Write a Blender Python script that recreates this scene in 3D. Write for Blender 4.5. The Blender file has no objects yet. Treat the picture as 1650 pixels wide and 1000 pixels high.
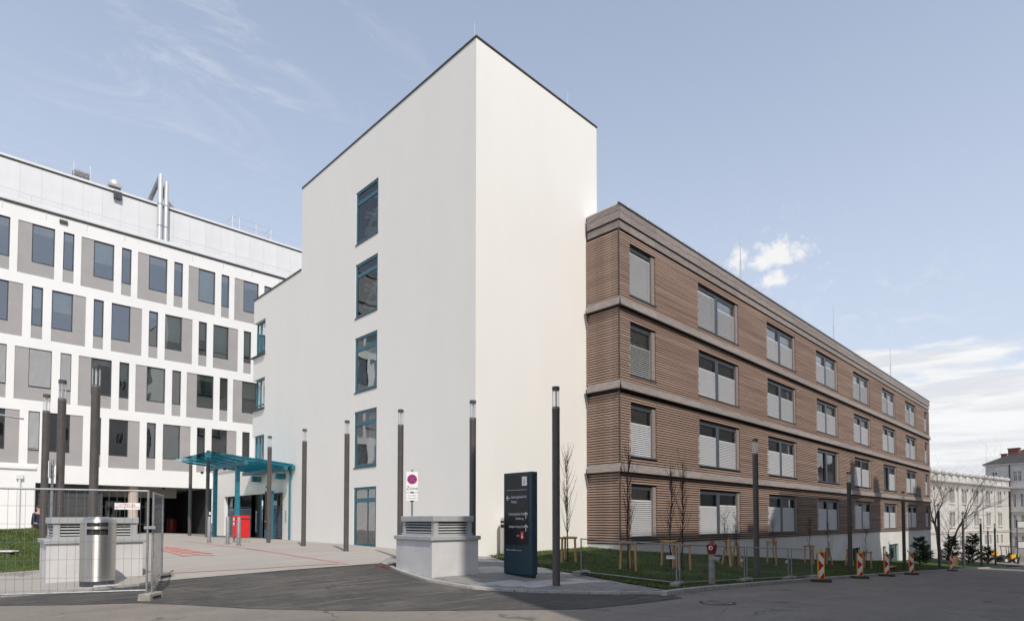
import bpy, bmesh, math, random
import numpy as np
from mathutils import Vector, Matrix, geometry
random.seed(7)
S = bpy.context.scene
COL = S.collection
R = math.radians
# ------------------------------------------------------------------ camera
# World axes follow the street: +x runs along the brown facade, +y away from the street.
FPX, CX, HY, PITCH, EYE = 960.0, 825.0, 838.0, R(1.9), 1.6
CY0 = HY - FPX * math.tan(PITCH)
YAW = math.atan2(0.7028968534, 0.7112917921)
FWD = Vector((math.sin(YAW), math.cos(YAW), 0)); RGT = Vector((math.cos(YAW), -math.sin(YAW), 0))
cam = bpy.data.cameras.new('camera'); camo = bpy.data.objects.new('camera', cam); COL.objects.link(camo)
cam.sensor_width = 36; cam.lens = 36 * FPX / 1650
cam.shift_y = (CY0 - 500) / 1650
cam.clip_start = 0.1; cam.clip_end = 3000
camo.location = (0, 0, EYE); camo.rotation_euler = (R(90) + PITCH, 0, -YAW)
S.camera = camo
# ------------------------------------------------------------------ light
SUN_EL = R(46)
LIGHT = Vector((0.382 * math.cos(SUN_EL), 0.924 * math.cos(SUN_EL), -math.sin(SUN_EL))).normalized()
sun = bpy.data.lights.new('sun', 'SUN'); suno = bpy.data.objects.new('sun', sun); COL.objects.link(suno)
sun.energy = 3.1; sun.angle = R(0.6); sun.color = (1.0, 0.93, 0.84)
suno.rotation_euler = LIGHT.to_track_quat('-Z', 'Y').to_euler(); suno.location = (-10, -20, 40)
W = bpy.data.worlds.new('World'); S.world = W; W.use_nodes = True
S.view_settings.view_transform = 'Standard'; S.view_settings.look = 'None'
S.view_settings.exposure = 0.2; S.view_settings.gamma = 1.0; S.view_settings.use_curve_mapping = False

def ray(px, py):
    x = (px - CX) / FPX; v = -(py - CY0) / FPX
    d = RGT * x + FWD * (math.cos(PITCH) - v * math.sin(PITCH))
    d.z = v * math.cos(PITCH) + math.sin(PITCH)
    return d

def build_world():
    nt = W.node_tree; N = nt.nodes; L = nt.links; N.clear()
    out = N.new('ShaderNodeOutputWorld'); bg = N.new('ShaderNodeBackground')
    L.new(bg.outputs[0], out.inputs[0])
    sky = N.new('ShaderNodeTexSky'); sky.sky_type = 'NISHITA'; sky.sun_disc = False
    sky.sun_elevation = SUN_EL; sky.sun_rotation = math.atan2(-0.382, -0.924)
    sky.air_density = 1.0; sky.dust_density = 1.0; sky.ozone_density = 1.4; sky.altitude = 200
    tc = N.new('ShaderNodeTexCoord'); D = tc.outputs['Generated']
    sep = N.new('ShaderNodeSeparateXYZ'); L.new(D, sep.inputs[0])
    def math_(op, a, b=None, clamp=False):
        n = N.new('ShaderNodeMath'); n.operation = op; n.use_clamp = clamp
        for i, s in enumerate((a, b)):
            if s is None: continue
            if isinstance(s, (int, float)): n.inputs[i].default_value = s
            else: L.new(s, n.inputs[i])
        return n.outputs[0]
    def noise(vec, scale, detail, rough, dist=0.0):
        n = N.new('ShaderNodeTexNoise'); L.new(vec, n.inputs['Vector'])
        n.inputs['Scale'].default_value = scale; n.inputs['Detail'].default_value = detail
        n.inputs['Roughness'].default_value = rough; n.inputs['Distortion'].default_value = dist
        return n.outputs['Fac']
    def ramp(v, a, b):
        n = N.new('ShaderNodeMapRange'); n.interpolation_type = 'SMOOTHSTEP'
        L.new(v, n.inputs[0]); n.inputs[1].default_value = a; n.inputs[2].default_value = b
        return n.outputs[0]
    def mix(f, a, b):
        n = N.new('ShaderNodeMix'); n.data_type = 'RGBA'
        if isinstance(f, (int, float)): n.inputs[0].default_value = f
        else: L.new(f, n.inputs[0])
        for i, s in ((6, a), (7, b)):
            if isinstance(s, tuple): n.inputs[i].default_value = s
            else: L.new(s, n.inputs[i])
        return n.outputs[2]
    z = sep.outputs[2]
    # hazy spring air: a pale veil, thicker towards the horizon
    veil = ramp(z, 0.85, 0.0)
    veil = math_('MULTIPLY_ADD', veil, HAZE_B); veil.node.inputs[2].default_value = HAZE_A
    base = mix(veil, sky.outputs[0], HAZE_C)
    # projected coordinates of a flat cloud layer
    zz = math_('MAXIMUM', math_('ADD', z, 0.12), 0.02)
    comb = N.new('ShaderNodeCombineXYZ')
    L.new(math_('DIVIDE', sep.outputs[0], zz), comb.inputs[0]); L.new(math_('DIVIDE', sep.outputs[1], zz), comb.inputs[1])
    P = comb.outputs[0]
    # thin cirrus: stretched wisps, in a few patches
    mp = N.new('ShaderNodeMapping'); L.new(P, mp.inputs[0]); mp.inputs['Rotation'].default_value = (0, 0, R(62)); mp.inputs['Scale'].default_value = (1.1, 2.3, 1)
    mp.inputs['Location'].default_value = (1.7, 0.4, 0)
    wis = ramp(noise(mp.outputs[0], 3.0, 10, 0.68, 1.1), 0.47, 0.76)
    def blob(px, py, r0, r1, sx=1.0):
        d = ray(px, py).normalized()
        side = Vector((d.y, -d.x, 0)).normalized()
        a = N.new('ShaderNodeVectorMath'); a.operation = 'SUBTRACT'; L.new(D, a.inputs[0]); a.inputs[1].default_value = d
        h = N.new('ShaderNodeVectorMath'); h.operation = 'DOT_PRODUCT'; L.new(a.outputs[0], h.inputs[0]); h.inputs[1].default_value = side
        up = side.cross(d) * 1.0
        v = N.new('ShaderNodeVectorMath'); v.operation = 'DOT_PRODUCT'; L.new(a.outputs[0], v.inputs[0]); v.inputs[1].default_value = up
        hh = math_('DIVIDE', h.outputs['Value'], sx)
        dd = math_('SQRT', math_('ADD', math_('MULTIPLY', hh, hh), math_('MULTIPLY', v.outputs['Value'], v.outputs['Value'])))
        return ramp(dd, r1, r0)
    cir = math_('ADD', blob(340, 60, 0.0, 0.26, 1.6), blob(1390, 500, 0.0, 0.12, 2.0), clamp=True)
    cir = math_('MAXIMUM', cir, 0.05)
    cir = math_('MULTIPLY', math_('MULTIPLY', wis, cir), 0.30)
    # small fair-weather cumulus
    nz = noise(D, 55, 10, 0.66, 0.5)
    def puff(px, py, r, sx):
        return math_('ADD', blob(px, py, 0.0, r, sx), math_('MULTIPLY', math_('SUBTRACT', nz, 0.5), 2.4))
    cum = math_('MAXIMUM', math_('MAXIMUM', puff(1258, 408, 0.032, 2.0), puff(1190, 418, 0.030, 0.9)), math_('MAXIMUM', puff(1252, 449, 0.024, 1.9), puff(1226, 420, 0.024, 1.6)))
    cum = math_('MULTIPLY', ramp(cum, 0.16, 1.0), math_('MAXIMUM', math_('MAXIMUM', blob(1240, 418, 0.05, 0.085, 1.9), 0.0), 0.0))
    # a bank of cloud low over the horizon all around
    mp2 = N.new('ShaderNodeMapping'); L.new(D, mp2.inputs[0]); mp2.inputs['Scale'].default_value = (3, 3, 13)
    low = ramp(math_('ADD', math_('MULTIPLY', math_('SUBTRACT', noise(mp2.outputs[0], 1.6, 7, 0.55, 0.4), 0.5), 0.30), math_('SUBTRACT', 0.238, z)), 0.0, 0.045)
    low = math_('MULTIPLY', low, 0.95)
    mp3 = N.new('ShaderNodeMapping'); L.new(D, mp3.inputs[0]); mp3.inputs['Scale'].default_value = (2.4, 2.4, 22)
    strat = noise(mp3.outputs[0], 2.5, 6, 0.6, 0.3)
    lowcol = mix(ramp(strat, 0.35, 0.62), CLOUD_D, CLOUD_L)
    c = mix(cir, base, CLOUD_L)
    c = mix(low, c, lowcol)
    c = mix(cum, c, CLOUD_W)
    L.new(c, bg.inputs[0]); bg.inputs[1].default_value = SKY_STRENGTH
SKY_STRENGTH = 0.15
HAZE_A, HAZE_B, HAZE_C = 0.33, 0.54, (4.05, 4.45, 5.15, 1)
CLOUD_L, CLOUD_D, CLOUD_W = (5.6, 5.6, 5.6, 1), (4.4, 4.5, 4.75, 1), (5.3, 5.3, 5.35, 1)
build_world()

# ------------------------------------------------------------------ materials
MATS = {}
def mat(name, col, rough=0.6, metal=0.0, var=0.0, vscale=4.0, bump=0.0, bscale=60.0, col2=None, spec=0.5, stretch=None, detail=6, lo=0.35, hi=0.65, aniso=0.0, objrand=0.0):
    m = bpy.data.materials.new(name); m.use_nodes = True
    nt = m.node_tree; N = nt.nodes; L = nt.links
    b = N['Principled BSDF']
    b.inputs['Base Color'].default_value = (*col, 1); b.inputs['Roughness'].default_value = rough
    b.inputs['Metallic'].default_value = metal; b.inputs['Specular IOR Level'].default_value = spec
    if aniso: b.inputs['Anisotropic'].default_value = aniso; b.inputs['Anisotropic Rotation'].default_value = 0.25
    tc = N.new('ShaderNodeTexCoord'); vec = tc.outputs['Object']
    if stretch:
        mp = N.new('ShaderNodeMapping'); mp.inputs['Scale'].default_value = stretch; L.new(vec, mp.inputs[0]); vec = mp.outputs[0]
    last = None
    if var or col2:
        n = N.new('ShaderNodeTexNoise'); n.inputs['Scale'].default_value = vscale; n.inputs['Detail'].default_value = detail; n.inputs['Roughness'].default_value = 0.6
        L.new(vec, n.inputs['Vector'])
        r = N.new('ShaderNodeValToRGB'); L.new(n.outputs['Fac'], r.inputs[0])
        c2 = col2 if col2 else tuple(min(1, x * (1 + var)) for x in col)
        c1 = col if col2 else tuple(x * (1 - var) for x in col)
        r.color_ramp.elements[0].position = lo; r.color_ramp.elements[1].position = hi
        r.color_ramp.elements[0].color = (*c1, 1); r.color_ramp.elements[1].color = (*c2, 1)
        last = r.outputs[0]
    if objrand:
        oi = N.new('ShaderNodeObjectInfo'); hs = N.new('ShaderNodeHueSaturation')
        mr = N.new('ShaderNodeMapRange'); mr.inputs[3].default_value = 1 - objrand; mr.inputs[4].default_value = 1 + objrand
        L.new(oi.outputs['Random'], mr.inputs[0]); L.new(mr.outputs[0], hs.inputs['Value'])
        if last: L.new(last, hs.inputs['Color'])
        else: hs.inputs['Color'].default_value = (*col, 1)
        last = hs.outputs[0]
    if last: L.new(last, b.inputs['Base Color'])
    if bump:
        n2 = N.new('ShaderNodeTexNoise'); n2.inputs['Scale'].default_value = bscale; n2.inputs['Detail'].default_value = 4
        L.new(vec, n2.inputs['Vector'])
        bp = N.new('ShaderNodeBump'); bp.inputs['Strength'].default_value = bump; bp.inputs['Distance'].default_value = 0.02
        L.new(n2.outputs['Fac'], bp.inputs['Height']); L.new(bp.outputs[0], b.inputs['Normal'])
    MATS[name] = m
    return m
def brush(m):
    nt = m.node_tree; tg = nt.nodes.new('ShaderNodeTangent'); tg.direction_type = 'RADIAL'; tg.axis = 'Z'
    nt.links.new(tg.outputs[0], nt.nodes['Principled BSDF'].inputs['Tangent'])
def glass_mat(name, tint, refl=1.0, ior=1.5, base=0.03):
    m = bpy.data.materials.new(name); m.use_nodes = True
    nt = m.node_tree; N = nt.nodes; L = nt.links
    for n in list(N):
        if n.type == 'BSDF_PRINCIPLED': N.remove(n)
    out = [n for n in N if n.type == 'OUTPUT_MATERIAL'][0]
    tr = N.new('ShaderNodeBsdfTransparent'); tr.inputs[0].default_value = (*tint, 1)
    gl = N.new('ShaderNodeBsdfGlossy'); gl.inputs['Roughness'].default_value = 0.01; gl.inputs[0].default_value = (0.95, 0.98, 1, 1)
    fr = N.new('ShaderNodeFresnel'); fr.inputs[0].default_value = ior
    tc = N.new('ShaderNodeTexCoord'); no = N.new('ShaderNodeTexNoise'); no.inputs['Scale'].default_value = 0.9; no.inputs['Detail'].default_value = 1
    L.new(tc.outputs['Object'], no.inputs['Vector'])
    bp = N.new('ShaderNodeBump'); bp.inputs['Strength'].default_value = 0.06; bp.inputs['Distance'].default_value = 0.1
    L.new(no.outputs['Fac'], bp.inputs['Height']); L.new(bp.outputs[0], gl.inputs['Normal'])
    mu = N.new('ShaderNodeMath'); mu.operation = 'MULTIPLY_ADD'; mu.use_clamp = True
    mu.inputs[1].default_value = refl; mu.inputs[2].default_value = base
    L.new(fr.outputs[0], mu.inputs[0])
    mx = N.new('ShaderNodeMixShader'); L.new(mu.outputs[0], mx.inputs[0]); L.new(tr.outputs[0], mx.inputs[1]); L.new(gl.outputs[0], mx.inputs[2])
    L.new(mx.outputs[0], out.inputs[0])
    MATS[name] = m; return m

M_white = mat('white_render', (0.80, 0.783, 0.742), 0.9, var=0.013, vscale=0.7, stretch=(1.0, 1.0, 0.4), bump=0.25, bscale=60)
M_white2 = mat('white_facade_render', (0.76, 0.76, 0.75), 0.9, var=0.03, vscale=0.4, bump=0.2, bscale=80)
M_plinth = mat('plinth_render', (0.66, 0.645, 0.62), 0.9, var=0.07, vscale=0.7, bump=0.25, bscale=70)
M_grey = mat('grey_render', (0.335, 0.322, 0.32), 0.9, var=0.05, vscale=0.8, bump=0.2, bscale=80)
M_panel = mat('white_metal_panel', (0.66, 0.67, 0.68), 0.45, var=0.04, vscale=0.8, spec=0.4, objrand=0.02)
M_coping = mat('dark_coping', (0.075, 0.065, 0.055), 0.45, metal=0.3, var=0.2, vscale=3)
M_alu = mat('aluminium', (0.62, 0.63, 0.64), 0.5, metal=0.45, var=0.06, vscale=6)
M_wood = mat('larch_slat', (0.285, 0.192, 0.152), 0.75, col2=(0.465, 0.338, 0.275), vscale=1.6, stretch=(0.10, 1, 5), bump=0.25, bscale=40, objrand=0.09)
M_fascia = mat('weathered_fascia', (0.20, 0.170, 0.157), 0.7, col2=(0.31, 0.270, 0.25), vscale=2.5, stretch=(0.5, 1, 7), bump=0.15, bscale=30, objrand=0.1)
M_membrane = mat('dark_membrane', (0.034, 0.027, 0.023), 0.9)
M_frame = mat('anthracite_frame', (0.045, 0.05, 0.058), 0.42, var=0.15, vscale=5, spec=0.5)
M_mull = mat('blue_grey_mullion', (0.062, 0.075, 0.092), 0.4, var=0.1, vscale=3)
M_blind = mat('blind_slat', (0.47, 0.475, 0.485), 0.42, metal=0.0, var=0.04, vscale=4, spec=0.5)
M_roller = mat('roller_blind', (0.66, 0.72, 0.66), 0.9, var=0.06, vscale=2)
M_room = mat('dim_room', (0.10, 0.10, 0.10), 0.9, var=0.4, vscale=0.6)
M_stair = mat('stairwell_wall', (0.42, 0.42, 0.40), 0.9, var=0.05, vscale=1)
M_teal = mat('teal_paint', (0.014, 0.165, 0.225), 0.4, var=0.1, vscale=4, spec=0.5)
M_tealframe = mat('petrol_frame', (0.028, 0.125, 0.17), 0.42, var=0.12, vscale=5)
M_tealdk = mat('dark_petrol', (0.014, 0.045, 0.062), 0.5, var=0.12, vscale=3)
M_black = mat('black_panel', (0.012, 0.0125, 0.014), 0.38, var=0.15, vscale=2)
M_post = mat('brown_grey_post', (0.088, 0.080, 0.076), 0.5, var=0.12, vscale=5, spec=0.45)
M_lens = glass_mat('lamp_glass', (0.975, 0.975, 0.98), 0.45)
M_core = mat('lamp_core', (0.70, 0.70, 0.70), 0.35)
M_galv = mat('galvanised_steel', (0.30, 0.31, 0.32), 0.5, metal=0.6, var=0.18, vscale=9)
M_steel = mat('brushed_steel', (0.60, 0.57, 0.53), 0.42, metal=1.0, var=0.05, vscale=3, stretch=(1, 1, 60), aniso=0.85)
brush(M_steel)
M_conc = mat('concrete_block', (0.30, 0.28, 0.25), 0.9, var=0.2, vscale=6, bump=0.4, bscale=50)
M_vent = mat('pale_concrete', (0.55, 0.54, 0.53), 0.85, var=0.09, vscale=1.2, bump=0.2, bscale=60)
M_louvre = mat('grey_louvre_paint', (0.37, 0.38, 0.38), 0.5, var=0.05, vscale=3)
M_red = mat('red_paint', (0.60, 0.022, 0.022), 0.4, var=0.08, vscale=3)
M_redmark = mat('red_road_paint', (0.56, 0.20, 0.17), 0.85, col2=(0.40, 0.32, 0.285), vscale=7, lo=0.42, hi=0.68)
M_hydred = mat('hydrant_red', (0.22, 0.015, 0.02), 0.45, var=0.2, vscale=6)
M_yellow = mat('yellow_paint', (0.75, 0.40, 0.02), 0.5, var=0.08, vscale=4)
M_whitep = mat('white_print', (0.80, 0.80, 0.79), 0.5)
M_bluep = mat('blue_print', (0.02, 0.05, 0.28), 0.5)
M_redp = mat('red_print', (0.62, 0.008, 0.025), 0.5)
M_blackp = mat('black_print', (0.02, 0.02, 0.02), 0.6)
M_greyp = mat('grey_print', (0.66, 0.68, 0.70), 0.6)
M_rubber = mat('rubber_base', (0.045, 0.043, 0.04), 0.9, var=0.3, vscale=8, bump=0.3)
M_stake = mat('stake_wood', (0.42, 0.225, 0.09), 0.75, col2=(0.56, 0.34, 0.16), vscale=4, stretch=(1, 1, 0.2), objrand=0.12)
M_bark = mat('sapling_bark', (0.055, 0.035, 0.025), 0.9, var=0.35, vscale=20)
M_bark2 = mat('grey_bark', (0.165, 0.142, 0.118), 0.9, var=0.35, vscale=6, bump=0.4)
M_needle = mat('pine_needles', (0.018, 0.034, 0.016), 0.7, col2=(0.042, 0.07, 0.032), vscale=3)
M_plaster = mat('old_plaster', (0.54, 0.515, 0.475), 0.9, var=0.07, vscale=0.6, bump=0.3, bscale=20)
M_plaster2 = mat('shade_grey_plaster', (0.50, 0.49, 0.48), 0.9, var=0.07, vscale=0.6, bump=0.3, bscale=20)  # greyer copy of the plaster, facade shade mixed into its colour
M_roof = mat('slate_roof', (0.055, 0.05, 0.048), 0.8, var=0.25, vscale=3, bump=0.4, bscale=12)
M_brick = mat('chimney_brick', (0.20, 0.085, 0.06), 0.9, var=0.3, vscale=6)
M_beige = mat('beige_column', (0.48, 0.42, 0.36), 0.85, var=0.06, vscale=2)
M_dkwall = mat('dark_grey_wall', (0.055, 0.056, 0.06), 0.7, var=0.1, vscale=2)
M_soffit = mat('soffit', (0.33, 0.32, 0.30), 0.9, var=0.06)
M_kerb = mat('granite_kerb', (0.36, 0.345, 0.32), 0.85, var=0.14, vscale=9, bump=0.2, objrand=0.1)
M_skin = mat('skin', (0.48, 0.27, 0.19), 0.6); M_hair = mat('brown_hair', (0.09, 0.035, 0.018), 0.7)
M_navy = mat('navy_cloth', (0.018, 0.024, 0.05), 0.85, var=0.2, vscale=8); M_shirt = mat('white_cloth', (0.68, 0.68, 0.70), 0.85, var=0.1, vscale=8)
M_hivis = mat('hivis_cloth', (0.30, 0.62, 0.03), 0.8, var=0.1, vscale=8); M_trouser = mat('dark_cloth', (0.025, 0.026, 0.032), 0.9, var=0.2, vscale=8)
M_glass = glass_mat('window_glass', (0.70, 0.76, 0.76), 1.8, base=0.14)
M_glassclear = glass_mat('clear_window_glass', (0.74, 0.79, 0.79), 1.0, base=0.02)
M_glassblue = glass_mat('coated_window_glass', (0.72, 0.77, 0.75), 1.6, base=0.19)
M_glassdk = glass_mat('dark_window_glass', (0.40, 0.43, 0.43), 1.2)
M_canopy = glass_mat('canopy_glass', (0.45, 0.80, 0.86), 0.6)
M_entr = mat('blue_grey_louvre', (0.13, 0.17, 0.225), 0.5, var=0.08, vscale=4)
M_curtain = mat('pale_curtain', (0.66, 0.69, 0.69), 0.9, var=0.05, vscale=2)
M_green = mat('green_paint', (0.03, 0.30, 0.13), 0.5)

# layered ground materials
def ground_mat(name, layers, base, rough=0.9, bump=0.4, bscale=45, spec=0.3, crack=0.0):
    """layers: (colour, noise scale, lo, hi, strength, stretch)"""
    m = bpy.data.materials.new(name); m.use_nodes = True
    nt = m.node_tree; N = nt.nodes; L = nt.links; b = N['Principled BSDF']
    b.inputs['Roughness'].default_value = rough; b.inputs['Specular IOR Level'].default_value = spec
    tc = N.new('ShaderNodeTexCoord'); cur = None
    for k, (c, sc, lo, hi, st, stretch) in enumerate(layers):
        vec = tc.outputs['Object']
        mp = N.new('ShaderNodeMapping'); mp.inputs['Location'].default_value = (k * 13.1, k * 7.7, 0)
        if stretch: mp.inputs['Rotation'].default_value = (0, 0, stretch[2]); mp.inputs['Scale'].default_value = (stretch[0], stretch[1], 1)
        L.new(vec, mp.inputs[0])
        n = N.new('ShaderNodeTexNoise'); n.inputs['Scale'].default_value = sc; n.inputs['Detail'].default_value = 8; n.inputs['Roughness'].default_value = 0.62
        L.new(mp.outputs[0], n.inputs['Vector'])
        r = N.new('ShaderNodeMapRange'); r.inputs[1].default_value = lo; r.inputs[2].default_value = hi; r.inputs[4].default_value = st; L.new(n.outputs['Fac'], r.inputs[0])
        mx = N.new('ShaderNodeMix'); mx.data_type = 'RGBA'; L.new(r.outputs[0], mx.inputs[0])
        if cur is None: mx.inputs[6].default_value = (*base, 1)
        else: L.new(cur, mx.inputs[6])
        mx.inputs[7].default_value = (*c, 1); cur = mx.outputs[2]
    if crack:
        nz = N.new('ShaderNodeTexNoise'); nz.inputs['Scale'].default_value = 0.8; nz.inputs['Detail'].default_value = 5; L.new(tc.outputs['Object'], nz.inputs['Vector'])
        ad = N.new('ShaderNodeVectorMath'); ad.operation = 'MULTIPLY_ADD'; L.new(nz.outputs['Color'], ad.inputs[0]); ad.inputs[1].default_value = (2.2, 2.2, 0); L.new(tc.outputs['Object'], ad.inputs[2])
        vo = N.new('ShaderNodeTexVoronoi'); vo.feature = 'DISTANCE_TO_EDGE'; vo.inputs['Scale'].default_value = crack; L.new(ad.outputs[0], vo.inputs['Vector'])
        cr = N.new('ShaderNodeMapRange'); cr.inputs[1].default_value = 0.001; cr.inputs[2].default_value = 0.010; cr.inputs[3].default_value = 0.62; cr.inputs[4].default_value = 0.0; L.new(vo.outputs['Distance'], cr.inputs[0])
        mk = N.new('ShaderNodeMapRange'); mk.inputs[1].default_value = 0.45; mk.inputs[2].default_value = 0.6; L.new(nz.outputs['Fac'], mk.inputs[0])
        mu = N.new('ShaderNodeMath'); mu.operation = 'MULTIPLY'; L.new(cr.outputs[0], mu.inputs[0]); L.new(mk.outputs[0], mu.inputs[1])
        mx = N.new('ShaderNodeMix'); mx.data_type = 'RGBA'; L.new(mu.outputs[0], mx.inputs[0]); L.new(cur, mx.inputs[6]); mx.inputs[7].default_value = (0.03, 0.028, 0.026, 1); cur = mx.outputs[2]
    L.new(cur, b.inputs['Base Color'])
    n2 = N.new('ShaderNodeTexNoise'); n2.inputs['Scale'].default_value = bscale; n2.inputs['Detail'].default_value = 5; L.new(tc.outputs['Object'], n2.inputs['Vector'])
    bp = N.new('ShaderNodeBump'); bp.inputs['Strength'].default_value = bump; bp.inputs['Distance'].default_value = 0.015
    L.new(n2.outputs['Fac'], bp.inputs['Height']); L.new(bp.outputs[0], b.inputs['Normal'])
    MATS[name] = m; return m
M_road = ground_mat('worn_asphalt', [((0.165, 0.149, 0.133), 0.35, 0.40, 0.70, 0.7, None), ((0.30, 0.268, 0.23), 0.9, 0.45, 0.75, 0.7, (0.25, 1.6, R(-4))), ((0.17, 0.152, 0.134), 5, 0.5, 0.68, 0.5, None), ((0.085, 0.077, 0.07), 1.6, 0.64, 0.72, 0.55, None), ((0.08, 0.073, 0.066), 55, 0.52, 0.70, 0.75, None), ((0.40, 0.365, 0.32), 70, 0.60, 0.74, 0.7, None)], (0.242, 0.212, 0.180), bump=0.6, bscale=90, crack=0.30)
M_patch = ground_mat('new_asphalt', [((0.092, 0.086, 0.080), 0.5, 0.42, 0.66, 0.9, None), ((0.115, 0.106, 0.097), 4.5, 0.48, 0.68, 0.6, None), ((0.145, 0.130, 0.112), 0.7, 0.50, 0.66, 0.7, None), ((0.19, 0.172, 0.15), 2.2, 0.56, 0.68, 0.8, (0.22, 3.2, R(30))), ((0.23, 0.212, 0.19), 2.6, 0.60, 0.68, 0.8, (0.10, 5.0, R(-14))), ((0.23, 0.212, 0.19), 2.4, 0.605, 0.68, 0.8, (0.09, 6.0, R(58))), ((0.036, 0.034, 0.032), 1.1, 0.58, 0.70, 0.6, None), ((0.028, 0.027, 0.026), 60, 0.5, 0.68, 0.75, None), ((0.24, 0.225, 0.20), 75, 0.62, 0.74, 0.7, None)], (0.066, 0.062, 0.058), bump=0.6, bscale=90, crack=0.22)
M_plaza = ground_mat('brushed_concrete', [((0.31, 0.285, 0.255), 0.3, 0.40, 0.70, 0.8, None), ((0.42, 0.39, 0.35), 0.8, 0.48, 0.75, 0.7, (0.3, 2.2, R(-40))), ((0.26, 0.24, 0.215), 1.6, 0.60, 0.78, 0.6, (0.4, 2.5, R(-42)))], (0.365, 0.335, 0.30), bump=0.2, bscale=60)
M_pave = ground_mat('paving_bed', [((0.23, 0.215, 0.20), 3, 0.4, 0.7, 0.6, None)], (0.29, 0.272, 0.25))
M_soil = ground_mat('lawn_soil', [((0.045, 0.085, 0.016), 1.2, 0.36, 0.62, 0.95, None), ((0.085, 0.062, 0.038), 2.3, 0.58, 0.72, 0.9, None), ((0.022, 0.042, 0.009), 18, 0.48, 0.7, 0.6, None)], (0.048, 0.082, 0.014), bump=0.7, bscale=30)
M_grass = mat('grass_blades', (0.060, 0.090, 0.017), 0.75, col2=(0.125, 0.155, 0.042), vscale=0.9)
M_base = ground_mat('bare_ground', [((0.12, 0.11, 0.10), 0.4, 0.4, 0.7, 0.7, None)], (0.16, 0.15, 0.13))
M_paver_l = mat('light_paver', (0.46, 0.435, 0.40), 0.9, var=0.1, vscale=5, bump=0.2, bscale=60, objrand=0.07)
M_paver_d = mat('dark_paver', (0.235, 0.222, 0.208), 0.9, var=0.12, vscale=5, bump=0.2, bscale=60, objrand=0.08)

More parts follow.
